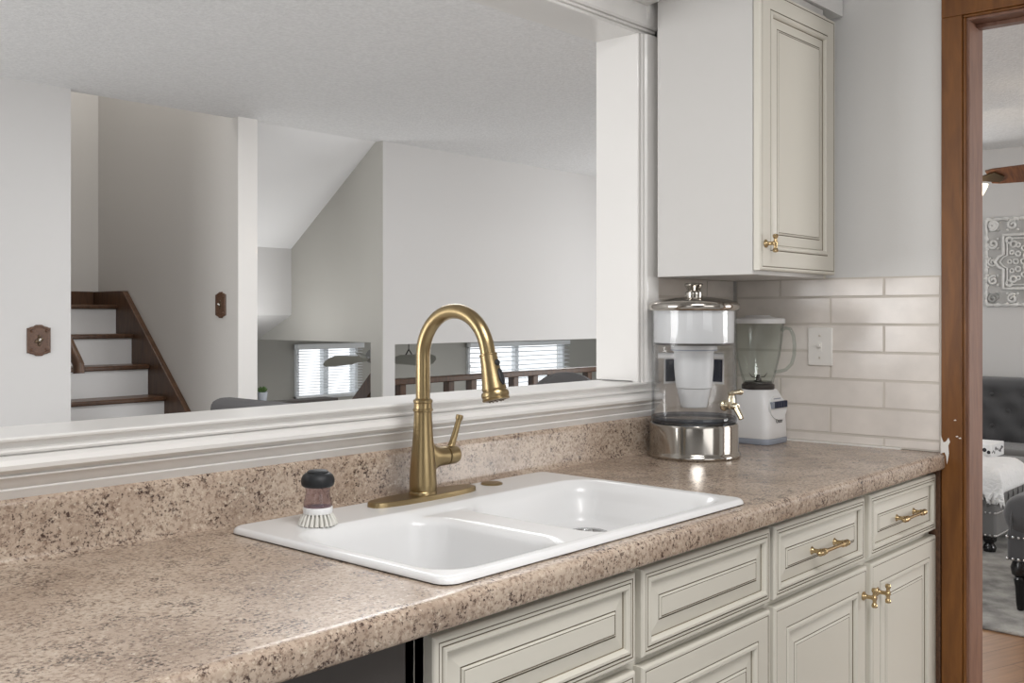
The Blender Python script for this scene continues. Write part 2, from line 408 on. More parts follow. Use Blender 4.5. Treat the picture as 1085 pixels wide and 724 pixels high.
# ------------------------------------------------------------------ wood door casing
def wstruct(name, parts, m, parent=None, bevel=.002):
    bm = new()
    for p in parts: box(bm, *p)
    bm.transform(WM); return struct(name, bm, m, parent, bevel=bevel)
dr = wstruct('door_1', [(-.017, 0, .608, .6615, 0, 2.08), (-.017, 0, .608, 1.66, 2.08, 2.14), (-.017, 0, 1.602, 1.66, 0, 2.08),
                        (-.012, 0, .6615, .669, 0, 2.073), (-.012, 0, .6615, 1.602, 2.073, 2.08), (-.012, 0, 1.594, 1.602, 0, 2.073)], 'oak')
dr['kind'] = 'structure'
bm = new(); box(bm, -.004, .104, .668, .676, 0, 2.066); box(bm, -.004, .104, 1.586, 1.594, 0, 2.066); box(bm, -.004, .104, .668, 1.594, 2.066, 2.074)
bm.transform(WM); obj('jamb', bm, 'jamb', dr, bevel=.001)
bm = new(); box(bm, .052, .085, .676, 1.586, 2.056, 2.066); bm.transform(WM)
obj('door_stop', bm, 'jamb', dr, bevel=.001)

chip = [(.607, .962), (.614, .944), (.620, .946), (.627, .957), (.631, .946), (.6265, .936), (.628, .915), (.6255, .898), (.623, .886), (.621, .906), (.617, .917), (.607, .913)]
bm = new(); prism(bm, chip, 'X', -.0176, -.0165); bm.transform(WM); obj('paint_smear', bm, 'ivory', dr, smooth=False)
for u_, z_ in ((.640, 1.005), (.645, .962), (.6525, .958)):
    bm = new(); prism(bm, [(u_, z_), (u_ + .005, z_ + .0018), (u_ + .0075, z_ - .001), (u_ + .002, z_ - .002)], 'X', -.0174, -.0165); bm.transform(WM); obj('paint_chip', bm, 'ivory', dr, smooth=False)

# ------------------------------------------------------------------ countertop with backsplash
FE = -.6176
def counter_prof(y_back):
    r = .010; zb = CT - .0425
    p = [(y_back, CT), (FE + .02, CT), (FE + .010, CT - .0003)]
    for k in range(1, 6):
        a = pi / 2 * k / 5; p.append((FE + r - r * sin(a) - 0, CT - .001 - r + r * cos(a)))
    p += [(FE, zb + .006), (FE + .003, zb + .001), (FE + .007, zb), (FE + .03, zb), (FE + .03, CT - .02), (y_back, CT - .02)]
    return p
SX0, SX1, SY0, SY1 = -1.8317, -.9994, -.5834, -.0522
XL, XR = -3.6, -.004
bm = new()
def cseg(x0, x1, yb): prism(bm, counter_prof(yb), 'X', x0, x1)
cseg(XL, SX0 + .012, 0.0); cseg(SX1 - .012, XR, 0.0)
prism(bm, counter_prof(SY0 + .012), 'X', SX0 + .012, SX1 - .012)
box(bm, SX0 + .012, SX1 - .012, SY1 - .012, 0, CT - .02, CT)
prism(bm, counter_prof(-.1), 'X', XR, XR + .024)
ct = thing('countertop', 'speckled brown granite-look laminate countertop running under the pass-through', 'countertop', (-1.8, -.3, CT - .0425))
obj('worktop', bm, 'lam', ct, angle=50)
bp_ = [(WY - .001, CT - .02), (-.003, CT - .02), (-.016, CT), (-.010, CT + .002), (-.005, CT + .006), (-.003, CT + .013), (-.003, .9955)]
bp_ += [(-.003 + .016 * (1 - cos(t_ * pi / 12)), .9955 + .016 * sin(t_ * pi / 12)) for t_ in range(1, 7)] + [(WY - .001, 1.0115)]
bm = new(); prism(bm, bp_, 'X', XL, -.456); obj('backsplash', bm, 'lam', ct, angle=50)
bm = new(); box(bm, -.0165, .004, 0, .5, CT - .001, CT + .004); bm.transform(WM)
obj('caulk_bead', bm, 'ivory', ct, bevel=.0015)

# ------------------------------------------------------------------ raised-panel fronts
def panel(x0, x1, z0, z1, yf, th, rings, edge=.004):
    """front facing -y; rings = (inset, depth from the face, glaze?) from the outside in"""
    bm = new(); R = [(0.0, th, 0), (0.0, edge, 0), (edge * .4, edge * .35, 0), (edge, 0.0, 0)] + list(rings)
    loops = []
    for i, d, g in R:
        loops.append([bm.verts.new((x, yf + d, z)) for x, z in ((x0 + i, z0 + i), (x1 - i, z0 + i), (x1 - i, z1 - i), (x0 + i, z1 - i))])
    for k in range(len(R) - 1):
        for j in range(4):
            f = bm.faces.new((loops[k][j], loops[k][(j + 1) % 4], loops[k + 1][(j + 1) % 4], loops[k + 1][j]))
            f.material_index = R[k + 1][2]
    bm.faces.new(loops[-1]); bm.faces.new(loops[0][::-1])
    return bm
g = 1
DRAWER = [(.0085, 0, 0), (.0094, .0016, g), (.0103, .0004, g), (.0115, 0, 0), (.0145, 0, 0), (.0155, .0016, g), (.0164, .0002, g), (.0185, -.0022, 0), (.0225, -.0024, 0), (.0262, .0016, 0),
          (.0272, .0062, 0), (.0284, .0078, g), (.0296, .0076, 0), (.0525, .0036, 0), (.0535, .0056, g), (.0545, .0036, g), (.0565, .0012, 0), (.0575, .001, 0), (.0582, .0022, g), (.059, .0012, g), (.060, .0008, 0)]
DOOR = [(.0085, .0, 0), (.0095, .0016, g), (.0105, .0004, g), (.012, 0, 0), (.050, 0, 0), (.051, .0018, g), (.0522, .0004, g), (.055, -.0022, 0), (.0605, -.0024, 0), (.0642, .0016, 0),
        (.0652, .0062, 0), (.0665, .0078, g), (.0678, .0076, 0), (.0915, .0036, 0), (.0925, .0056, g), (.0935, .0036, g), (.0965, .0014, 0), (.0975, .0012, 0), (.0982, .0024, g), (.099, .0014, g), (.1, .001, 0)]

def knob(parent, x, z, yf):
    bm = new()
    lathe(bm, [(.010, 0), (.0105, .002), (.007, .005), (.0048, .009), (.0048, .02), (.0065, .023), (.0065, .029), (.0045, .032)], axis_mx((x, yf, z), (0, -1, 0)), 20)
    y = yf - .027
    lathe(bm, [(.001, -.0235), (.0058, -.022), (.0072, -.018), (.0058, -.0135), (.0042, -.0115), (.0046, -.006), (.0062, 0), (.0046, .006), (.0042, .0115), (.0058, .0135), (.0072, .018), (.0058, .022), (.001, .0235)],
          Matrix.Translation((x, y, z)), 18)
    return obj('knob', bm, 'brass2', parent)
def pull(parent, xc, z, yf, h=.056):
    bm = new()
    for s in (-1, 1):
        lathe(bm, [(.0105, 0), (.011, .002), (.0075, .005), (.005, .009), (.005, .018), (.007, .022), (.007, .03), (.005, .033)], axis_mx((xc + s * h, yf, z), (0, -1, 0)), 20)
        lathe(bm, [(.0045, -.016), (.0068, -.013), (.0068, -.009), (.0052, -.007), (.0078, 0), (.0052, .007), (.0068, .009), (.0072, .013), (.005, .0185), (.0015, .021)],
              axis_mx((xc + s * h, yf - .028, z), (s, 0, 0)), 18)
    tube(bm, [(xc - h, yf - .028, z), (xc, yf - .0285, z), (xc + h, yf - .028, z)], [.0046, .0038, .0046], 14)
    return obj('pull', bm, 'brass2', parent)

YF = -.597; YC = -.577
def cabinet(name, label, x0, x1, drawers, doors, loc, pulls):
    t = thing(name, label, 'cabinet', loc)
    bm = new()
    box(bm, x0, x1, YC, .0, .10, .70); box(bm, x0, x1, YC, YC + .02, .70, CT - .043)
    box(bm, x0, x0 + .018, YC, 0, .70, CT - .043); box(bm, x1 - .018, x1, YC, 0, .70, CT - .043)
    box(bm, x0 + .0, x1, YC + .07, YC + .09, 0, .10)
    obj('carcass', bm, 'cab', t, bevel=.001)
    for k, (a, b) in enumerate(drawers):
        d = obj('drawer' if pulls else 'false_drawer_front', panel(a, b, .7095, .858, YF, .0195, DRAWER), ['cab', 'glaze'], t, smooth=False)
        if pulls: pull(d, (a + b) / 2 + .002, .781, YF + .0045)
    for k, (a, b) in enumerate(doors):
        d = obj('door', panel(a, b, .12, .694, YF, .0195, DOOR), ['cab', 'glaze'], t, smooth=False)
        xk = b - .024 if k == 0 else a + .032
        knob(d, xk, .629 - .006 * k, YF)
    return t
cabinet('sink_base_cabinet', 'cream glazed base cabinet under the white sink with two false drawer fronts', -1.886, -.9272,
        [(-1.8685, -1.4044), (-1.3851, -.9352)], [(-1.8685, -1.4044), (-1.3851, -.9352)], (-1.40, -.3, 0), False)
cabinet('base_cabinet', 'cream glazed base cabinet beside the doorway with two brass-pulled drawers', -.9262, -.001,
        [(-.9176, -.4707), (-.4411, -.0025)], [(-.9176, -.4576), (-.4333, -.0025)], (-.46, -.3, 0), True)
bm = new(); box(bm, -.0195, -.0003, .572, .6065, 0, CT - .0435); bm.transform(WM); struct('gap_shadow_strip', bm, 'plate')  # dark strip stands in for the shadow in the gap beside the casing
# dishwasher
t = thing('dishwasher', 'dark grey dishwasher under the counter left of the sink cabinet', 'dishwasher', (-2.2, -.3, 0))
bm = new(); box(bm, -2.50, -1.905, -.56, -.02, .02, .868); obj('body', bm, 'dark', t)
bm = new(); box(bm, -2.50, -1.905, -.583, -.5605, .10, .868); obj('door', bm, 'darkgrey', t, bevel=.003)
bm = new(); box(bm, -2.44, -1.965, -.615, -.603, .74, .76); box(bm, -2.43, -2.41, -.606, -.582, .742, .758); box(bm, -1.995, -1.975, -.606, -.582, .742, .758)
obj('handle', bm, 'chrome', t, bevel=.004)

# wall cabinet
t = thing('wall_cabinet', 'cream wall cabinet with one raised-panel door above the water dispenser', 'cabinet', (-.3, -.16, 1.386))
bm = new(); box(bm, -.5065, -.104, -.325, -.043, 1.386, 2.135); box(bm, -.447, -.104, -.043, .0, 1.4, 2.13)
obj('carcass', bm, 'cabside', t, bevel=.0015)
d = obj('door', panel(-.5063, -.0752, 1.3965, 2.105, -.347, .0195, DOOR), ['cab', 'glaze'], t, smooth=False)
knob(d, -.481, 1.463, -.347)
bm = new(); box(bm, -.104, -.088, -.325, .0, 1.386, 2.12); obj('filler', bm, 'cab', t)

# ------------------------------------------------------------------ sink
def srect(x, y, x0, x1, y0, y1, r):
    cx, cy = (x0 + x1) / 2, (y0 + y1) / 2
    qx = abs(x - cx) - (x1 - x0) / 2 + r; qy = abs(y - cy) - (y1 - y0) / 2 + r
    return sqrt(max(qx, 0) ** 2 + max(qy, 0) ** 2) + min(max(qx, qy), 0) - r
B1 = (-1.810, -1.485, -.564, -.178); B2 = (-1.425, -1.024, -.564, -.174)
RZ = CT + .0115
def sm(t): t = max(0, min(1, t)); return t * t * (3 - 2 * t)
def wallfn(d, depth, lip=.022, fil=.035):
    """depth below the rim at distance d inside the bowl edge: rolled lip, steep wall, filleted floor"""
    if d <= 0: return 0.0
    wl = .014 + (depth - .04) * .10             # width of the steep wall
    if d < lip: return lip * (1 - sqrt(max(0, 1 - (d / lip) ** 2))) * .9
    d2 = d - lip; z0 = lip * .9; z1 = depth - fil * .6
    if d2 < wl: return z0 + (z1 - z0) * d2 / wl
    t = min(1, (d2 - wl) / fil)
    return z1 + fil * .6 * sqrt(1 - (1 - t) ** 2)
def sink_z(x, y):
    do = -srect(x, y, SX0, SX1, SY0, SY1, .028)
    z = CT + .003 + .0085 * sqrt(max(0, 1 - (1 - min(1, do / .010)) ** 2))
    # the two bowls share a lowered, rounded saddle
    dd = 0
    d1 = -srect(x, y, *B1, .095); d2 = -srect(x, y, *B2, .085)
    d3 = -srect(x, y, B1[0], B2[1], B1[2], B1[3], .065)
    if d3 > 0: dd = .010 * sm(d3 / .03)
    for d, dp in ((d1, .165), (d2, .082)):
        if d > 0: dd = max(dd, .010 * sm(d3 / .03) + wallfn(d, dp))
    # raised back ledge
    if y > -.158: z += .0
    return z - dd
bm = new(); NX, NY = 330, 212
V = []
for j in range(NY + 1):
    row = []
    for i in range(NX + 1):
        x = SX0 + (SX1 - SX0) * i / NX; y = SY0 + (SY1 - SY0) * j / NY
        d = srect(x, y, SX0, SX1, SY0, SY1, .028)
        if d > 0:
            cx = min(max(x, SX0 + .028), SX1 - .028); cy = min(max(y, SY0 + .028), SY1 - .028)
            v = Vector((x - cx, y - cy)); v = v.normalized() * .028; x, y = cx + v.x, cy + v.y
        row.append(bm.verts.new((x, y, sink_z(x, y))))
    V.append(row)
for j in range(NY):
    for i in range(NX): bm.faces.new((V[j][i], V[j][i + 1], V[j + 1][i + 1], V[j + 1][i]))
bmesh.ops.remove_doubles(bm, verts=bm.verts, dist=1e-5)
# underside shell
ge = bmesh.ops.extrude_face_region(bm, geom=bm.faces[:])
vs = [e for e in ge['geom'] if isinstance(e, bmesh.types.BMVert)]
for v in vs:
    v.co.z -= .0009 if v.co.z > CT - .002 else .004
t = thing('sink', 'white double-bowl drop-in kitchen sink set into the countertop', 'sink', (-1.415, -.32, CT))
obj('basin', bm, 'sink', t, angle=60)
for (dx, dy) in ((-1.135, -.29), (-1.63, -.33)):
    bm = new(); zf = sink_z(dx, dy)
    lathe(bm, [(.036, .0002), (.044, .0005), (.046, .003), (.042, .0052), (.034, .0048), (.030, .001), (.012, .0008), (.010, .010), (.006, .012)], Matrix.Translation((dx, dy, zf)), 32)
    obj('drain', bm, 'chrome', t)
bm = new(); lathe(bm, [(.0225, 0), (.0235, .0015), (.021, .004), (.008, .0055), (.001, .0058)], Matrix.Translation((-1.2159, -.096, RZ)), 32)
tag(obj('sink_hole_cover', bm, 'brass', loc=(-1.2159, -.096, RZ)), 'small round brass hole cover on the sink deck right of the faucet', 'hole cover')

# ------------------------------------------------------------------ faucet
FX, FYY = -1.4275, -.1085
t = thing('faucet', 'brushed brass gooseneck pull-down kitchen faucet behind the sink', 'faucet', (FX, FYY, RZ))
bm = new(); pts = []
hl, hw = .137, .031
for k in range(48):
    a = 2 * pi * k / 48; c, s = cos(a), sin(a)
    pts.append((hl * math.copysign(abs(c) ** .85, c), hw * math.copysign(abs(s) ** .62, s)))
L0 = []
for i, (f, z) in enumerate(((1, 0), (1.0, .006), (.985, .0085), (.94, .0098))):
    L0.append([bm.verts.new((FX + .003 + x * (1 - (1 - f) * .35), FYY + y * f, RZ + z)) for x, y in pts])
for P_, Q_ in zip(L0, L0[1:]):
    for i in range(48): bm.faces.new((P_[i], P_[(i + 1) % 48], Q_[(i + 1) % 48], Q_[i]))
bm.faces.new(L0[0][::-1]); bm.faces.new(L0[-1])
obj('deck_plate', bm, 'brass', t)
bz = RZ + .0096
bm = new()
lathe(bm, [(.0275, 0), (.0275, .004), (.0262, .006), (.0268, .008), (.0268, .02), (.0258, .045), (.0228, .08), (.0198, .112), (.0183, .14), (.0177, .158), (.0177, .1605)],
      Matrix.Translation((FX, FYY, bz)), 40)
# side stub with a blended root
RG = []
for x_, rz_ in ((.010, .052), (.016, .0435), (.0205, .035), (.025, .0285), (.031, .0235), (.039, .0203), (.048, .0191), (.060, .0190)):
    ry_ = .0182 + .0008 * min(1, max(0, (x_ - .03) / .02))
    RG.append([bm.verts.new((FX + x_, FYY + ry_ * cos(2 * pi * k / 32), 1.003 + rz_ * sin(2 * pi * k / 32))) for k in range(32)])
for P_, Q_ in zip(RG, RG[1:]):
    for i in range(32): bm.faces.new((P_[i], P_[(i + 1) % 32], Q_[(i + 1) % 32], Q_[i]))
bm.faces.new(RG[0][::-1]); bm.faces.new(RG[-1])
obj('body', bm, 'brass', t, angle=40)
bm = new(); zt = bz + .1605
lathe(bm, [(.0183, 0), (.0198, .0018), (.0198, .005), (.0183, .0065), (.0178, .010), (.0178, .017), (.0192, .0185), (.0192, .0225), (.0165, .0245), (.0148, .026)], Matrix.Translation((FX, FYY, zt)), 40)
obj('collar', bm, 'brass', t, angle=30)
R = .087; zc = 1.205
path = [(0, zt + .015), (0, zt + .05), (0, zc - .02), (0, zc)]
a_end = radians(13.5)
for k in range(1, 29):
    a = pi - (pi - a_end) * k / 28; path.append((R + R * cos(a), zc + R * sin(a)))
e = path[-1]; td = (sin(a_end), -cos(a_end))
path += [(e[0] + td[0] * .014, e[1] + td[1] * .014)]
bm = new(); tube(bm, [(FX, FYY - s_, z_) for s_, z_ in path], .0141, 28); obj('spout', bm, 'brass', t, angle=60)
h0 = Vector((FX, FYY - e[0] - td[0] * .012, e[1] + td[1] * .012)); hd = Vector((0, -td[0], td[1]))
MH = axis_mx(h0, hd)
bm = new()
HK = .74
lathe(bm, [(r_ * (1 + .09 * min(1, z_ / .08)), z_ * HK) for r_, z_ in [(.0148, 0), (.0168, .0015), (.0168, .005), (.0160, .0065), (.0166, .03), (.0188, .065), (.0208, .088), (.0210, .0905), (.0200, .0925), (.0200, .0945), (.0226, .097), (.0238, .102),
           (.0238, .107), (.0226, .110), (.0226, .1125), (.0235, .114), (.0230, .118), (.019, .119)]], MH, 40)
sh = obj('spray_head', bm, 'brass', t, angle=30)
bm = new(); lathe(bm, [(.0186, .116 * HK), (.0186, .1195 * HK), (.002, .1202 * HK)], MH, 32)
for k in range(10):
    a = 2 * pi * k / 10; ball(bm, MH @ Vector((.013 * cos(a), .013 * sin(a), .1200 * HK)), .0018, 8)
obj('nozzle_face', bm, 'bronze', sh)
# two dark buttons on the head's right side
fw = Vector((.10, -.99, 0)); fw = (fw - hd * fw.dot(hd)).normalized()
bm = new(); c0 = h0 + hd * .0205 + fw * .0150; lathe(bm, [(.0062, 0), (.0062, .003), (.0045, .0052), (.001, .0058)], axis_mx(c0, fw), 20)
obj('upper_button', bm, 'black', sh)
sdv = hd.cross(fw)
bm = new(); pr = []
for k in range(24):
    a = 2 * pi * k / 24; pr.append((.0066 * cos(a), .0175 * math.copysign(abs(sin(a)) ** .8, sin(a))))
def ringb(f, h): return [bm.verts.new(h0 + hd * (.047 + q * f * .9) + sdv * p * f + fw * (.0176 + h + .0018 * (q / .0175))) for p, q in pr]
r0 = ringb(1, 0); r1 = ringb(1, .004); r2 = ringb(.75, .0058)
for P_, Q_ in ((r0, r1), (r1, r2)):
    for i in range(24): bm.faces.new((P_[i], P_[(i + 1) % 24], Q_[(i + 1) % 24], Q_[i]))
bm.faces.new(r0[::-1]); bm.faces.new(r2)
obj('lower_button', bm, 'black', sh)
# handle: end cap + lever
bm = new()
lathe(bm, [(.0165, .0595), (.0165, .0625), (.0188, .0635), (.019, .07), (.019, .084), (.0175, .090), (.012, .0925), (.002, .093)], axis_mx((FX, FYY, 1.003), (1, 0, 0)), 32)
hx = FX + .078
tube(bm, [(hx - .004, FYY, 1.012), (hx + .003, FYY, 1.026), (hx + .010, FYY - .001, 1.045), (hx + .018, FYY - .002, 1.068), (hx + .0205, FYY - .002, 1.0745)], [.0085, .0072, .0062, .0056, .0056], 18)
tube(bm, [(hx + .0195, FYY - .002, 1.0715), (hx + .0205, FYY - .002, 1.0745), (hx + .0225, FYY - .002, 1.081), (hx + .0228, FYY - .002, 1.082)], [.0066, .0076, .0076, .005], 18)
obj('handle', bm, 'brass', t, angle=40)

# ------------------------------------------------------------------ dish brush
bx_, by_ = -1.7195, -.1560
t = thing('dish_brush', 'palm dish brush with black cap standing on the sink rim left of the faucet', 'brush', (bx_, by_, RZ))
zb = RZ + .0005
bm = new(); random.seed(3)
for ring, (n, r0_, r1_) in enumerate(((22, .0222, .031), (16, .017, .023), (10, .010, .014))):
    for k in range(n):
        a = 2 * pi * (k + .5 * ring) / n
        c_ = Vector((cos(a), sin(a), 0)); w = .0026
        p0 = Vector((bx_, by_, zb + .0207)) + c_ * r0_; p1 = Vector((bx_, by_, zb)) + c_ * r1_ 
        tube(bm, [p0, (p0 + p1) / 2 + c_ * .0008, p1], [.0017, .0030, .0037], 7)
obj('bristles', bm, 'bristle', t)['kind'] = 'stuff'
bm = new(); lathe(bm, [(.0235, .021), (.0240, .022), (.0245, .031), (.0240, .033), (.01, .0335)], Matrix.Translation((bx_, by_, zb)) @ Matrix.Diagonal((1.03, 1.03, .92, 1)), 36)
obj('collar', bm, 'white', t)
bm = new(); lathe(bm, [(.012, .0335), (.0232, .0335), (.0236, .038), (.0225, .046), (.0203, .055), (.0197, .062), (.0210, .069), (.0225, .073), (.012, .0735)], Matrix.Translation((bx_, by_, zb)) @ Matrix.Diagonal((1.03, 1.03, .92, 1)), 36)
obj('soap_reservoir', bm, 'purple', t)
bm = new(); lathe(bm, [(.012, .0705), (.0235, .0705), (.0265, .073), (.0278, .079), (.0272, .086), (.0245, .092), (.0205, .0955), (.0180, .0962), (.0176, .0985), (.0150, .1005), (.006, .1018), (.001, .102)], Matrix.Translation((bx_, by_, zb)) @ Matrix.Diagonal((1.03, 1.03, .92, 1)), 36)
obj('cap', bm, 'black', t, angle=40)

# ------------------------------------------------------------------ water dispenser
DX, DY = -.4786, -.1385
T0 = Matrix.Translation((DX, DY, CT))
t = thing('water_dispenser', 'glass countertop water dispenser with steel base and lid under the wall cabinet', 'water dispenser', (DX, DY, CT))
bm = new(); lathe(bm, [(.112, 0.0005), (.1195, .001), (.1215, .004), (.1215, .008), (.118, .013), (.1155, .018), (.1155, .082), (.1135, .088), (.108, .091), (.105, .0915)], T0, 72)
obj('base', bm, 'steel', t, angle=40)
bm = new()   # open-topped double wall
lathe(bm, [(.02, .094), (.100, .094), (.1075, .097), (.110, .104), (.110, .388), (.1072, .388), (.1072, .106), (.104, .100), (.02, .0985)], T0, 72)
gl = obj('glass_cylinder', bm, 'glass', t, angle=40)
bm = new(); lathe(bm, [(.106, .0925), (.1105, .0925), (.1112, .096), (.1112, .1035), (.1105, .106), (.106, .106)], T0, 64, loop=True); obj('glass_foot', bm, 'footglass', gl, angle=40)
bm = new(); lathe(bm, [(.103, .296), (.1035, .298), (.1052, .388), (.02, .388)], T0, 64); obj('upper_chamber', bm, 'frost', t, angle=40)
bm = new(); lathe(bm, [(.1062, .2925), (.1066, .294), (.1066, .2975), (.104, .298)], T0, 64); obj('gasket', bm, 'darkgrey', t)
bm = new()
lathe(bm, [(.032, .128), (.034, .130), (.044, .178), (.047, .18), (.0515, .236), (.0515, .272), (.0535, .2745), (.0535, .277), (.0605, .279), (.0605, .292), (.02, .2925)], T0, 48)
obj('filter_cartridge', bm, 'frost', t, angle=30)
bm = new(); lathe(bm, [(.0605, .2775), (.061, .2785), (.061, .2805), (.058, .281)], T0, 48); obj('filter_ring', bm, 'greyplastic', t)
# label on the far side of the glass, read through it
fd = Vector((.852, .524, 0)); sdx = Vector((.524, -.852, 0))
def curved(bm, a0, a1, z0, z1, r0_, r1_, n=20):
    ring = []
    base = math.atan2(fd.y, fd.x)
    for i in range(n + 1):
        a = base + a0 + (a1 - a0) * i / n
        ring.append([bm.verts.new((DX + r * cos(a), DY + r * sin(a), CT + z)) for r, z in ((r0_, z0), (r1_, z0), (r1_, z1), (r0_, z1))])
    for P_, Q_ in zip(ring, ring[1:]):
        for k in range(4): bm.faces.new((P_[k], P_[(k + 1) % 4], Q_[(k + 1) % 4], Q_[k]))
    bm.faces.new(ring[0][::-1]); bm.faces.new(ring[-1])
bm = new(); curved(bm, -.85, .85, .184, .256, .1052, .1066); lb = obj('label', bm, 'white', t)
bm = new(); curved(bm, -.80, .80, .190, .250, .1040, .1051); obj('label_field', bm, 'navy', lb)
bm = new(); c_ = Vector((DX, DY, CT + .262)) + fd * .03
tube(bm, [c_ - sdx * .094, c_ - sdx * .0935, c_ + sdx * .078, c_ + sdx * .0785], [.006, .0085, .0085, .006], 16); obj('float_bar', bm, 'white', t)
bm = new(); lathe(bm, [(.111, .3885), (.111, .383), (.1145, .382), (.1180, .386), (.1190, .392), (.1180, .399), (.1140, .404), (.108, .406), (.088, .4115), (.05, .4170), (.022, .419), (.02, .4195)], T0, 72)
ld = obj('lid', bm, 'steel', t, angle=50)
bm = new(); lathe(bm, [(.0225, .4185), (.023, .42), (.0225, .430), (.0185, .4325), (.0165, .4335), (.0175, .4365), (.0235, .447), (.0245, .4505), (.0225, .4535), (.012, .4555), (.001, .456)], T0, 40); obj('lid_knob', bm, 'steel', ld, angle=40)
# brass spigot, turned to the sink side
sd_ = Vector((-.266, -.964, 0)).normalized()
s0 = Vector((DX, DY, CT + .141)) + sd_ * .110
bm = new()
lathe(bm, [(.014, 0), (.0145, .003), (.012, .007), (.010, .008), (.010, .016), (.008, .022), (.009, .034), (.0095, .043), (.007, .048)], axis_mx(s0, sd_), 24)
c1 = s0 + sd_ * .040
tube(bm, [c1 + Vector((0, 0, .004)), c1 + sd_ * .006 + Vector((0, 0, -.008)), c1 + sd_ * .018 + Vector((0, 0, -.024)), c1 + sd_ * .021 + Vector((0, 0, -.030))], [.0075, .0078, .0068, .0066], 16)
lathe(bm, [(.0095, -.006), (.0105, .004), (.0105, .016), (.0085, .024), (.0078, .028), (.0095, .031), (.007, .035)], Matrix.Translation(s0 + sd_ * .026), 20)
h1 = s0 + sd_ * .026 + Vector((0, 0, .033))
lvd = Vector((.72, -.69, 0))
tube(bm, [h1, h1 + lvd * .010 + Vector((0, 0, .001)), h1 + lvd * .022 + Vector((0, 0, .002))], [.0068, .0055, .0066], 14)
ball(bm, h1 + lvd * .024 + Vector((0, 0, .0024)), .0078, 14)
obj('spigot', bm, 'spigot', t, angle=40)

# ------------------------------------------------------------------ blender
BX, BY = -.1015, -.1235
t = thing('blender', 'white countertop blender with clear glass jar beside the water dispenser', 'blender', (BX, BY, CT))
TB = Matrix.Translation((BX, BY, CT))
bm = new(); lathe(bm, [(.064, 0.0005), (.0660, .001), (.0670, .005), (.0670, .014), (.066, .0165), (.03, .017)], TB, 64, sq=4.5); obj('foot_band', bm, 'greyplastic', t, angle=40)
bm = new()
lathe(bm, [(.03, .017), (.0655, .017), (.0665, .019), (.0655, .05), (.0635, .085), (.0605, .110), (.057, .128), (.051, .142), (.0455, .151), (.043, .155), (.02, .156)], TB, 64, sq=4.0)
hs = obj('housing', bm, 'white', t, angle=50)
# control panel on the front face
pf = Vector((0, -1, 0))
def front(u, z):       # point on the housing's sloping front face
    y = -.0668 + max(0, (z - .05)) * .075 if z < .11 else -.0622 + (z - .11) * .22
    return Vector((BX + u, BY + y - .0012, CT + z))
bm = new()
ring = [front(.050 * cos(a) * 1.0, .104 + .034 * sin(a)) for a in [2 * pi * k / 32 for k in range(32)]]
va = [bm.verts.new(p + Vector((0, -.0015, 0))) for p in ring]; vb = [bm.verts.new(p + Vector((0, .004, 0))) for p in ring]
for i in range(32): bm.faces.new((va[i], va[(i + 1) % 32], vb[(i + 1) % 32], vb[i]))
bm.faces.new(va); bm.faces.new(vb[::-1]); cpn = obj('control_panel', bm, 'white', hs)
for k in range(6):
    u = -.039 + .0156 * k; p = front(u, .113)
    bm = new(); box(bm, p.x - .0070, p.x + .0070, p.y - .0075, p.y + .001, p.z - .0095, p.z + .0095)
    obj('push_button', bm, 'navy' if k else 'greyplastic', hs, bevel=.0012)
# small printed marks: a line over the buttons and the maker's word below them
def text(body, size, p, name, parent, m='ink'):
    cu = bpy.data.curves.new(name, 'FONT'); cu.body = body; cu.size = size; cu.extrude = .0003; cu.align_x = 'CENTER'; cu.align_y = 'CENTER'
    o = bpy.data.objects.new(name, cu); dg = bpy.context.evaluated_depsgraph_get()
    COL.objects.link(o); dg.update()
    me = bpy.data.meshes.new_from_object(o.evaluated_get(dg)); COL.objects.unlink(o); bpy.data.objects.remove(o)
    b2 = new(); b2.from_mesh(me); bpy.data.meshes.remove(me)
    b2.transform(Matrix.Translation(Vector(p)) @ Matrix.Rotation(radians(90), 4, 'X'))
    return obj(name, b2, m, parent, smooth=False)
text('Oster', .0165, (BX, BY - .0675, CT + .066), 'wordmark', hs)
bm = new(); p = front(0, .130); box(bm, p.x - .02, p.x + .02, p.y - .0022, p.y, p.z - .0012, p.z + .0012); obj('printed_line', bm, 'greyplastic', hs)
# jar
bm = new()
lathe(bm, [(.0455, .155), (.047, .157), (.047, .168), (.041, .172), (.040, .176)], TB, 48); obj('jar_collar', bm, 'darkgrey', t, angle=40)
bm = new()
jp = [(.036, .166), (.0395, .167), (.041, .172), (.048, .20), (.0605, .255), (.0665, .30), (.0695, .338), (.0705, .345)]
ji = [(.0680, .345), (.067, .338), (.064, .30), (.058, .255), (.0455, .202), (.038, .178), (.02, .177)]
lathe(bm, jp + ji, TB, 64, sq=.35); jr = obj('jar', bm, 'jar', t, angle=40)
bm = new()
hdv = Vector((.28, -.96, 0)).normalized(); o0 = Vector((BX, BY, CT))
hp_ = [(.0675, .326), (.078, .333), (.092, .330), (.101, .312), (.104, .285), (.103, .255), (.096, .230), (.080, .213), (.064, .208), (.050, .206)]
tube(bm, [o0 + hdv * r + Vector((0, 0, z)) for r, z in hp_], .0048, 14); obj('jar_handle', bm, 'jarh', t, angle=60)
bm = new(); lathe(bm, [(.03, .3455), (.072, .3455), (.0745, .347), (.0745, .358), (.072, .361), (.052, .363), (.035, .367), (.033, .3695), (.002, .370)], TB, 64, sq=.35); obj('jar_lid', bm, 'white', t, angle=40)
bm = new(); lathe(bm, [(.011, .1772), (.012, .178), (.006, .184), (.005, .196), (.002, .197)], TB, 20)
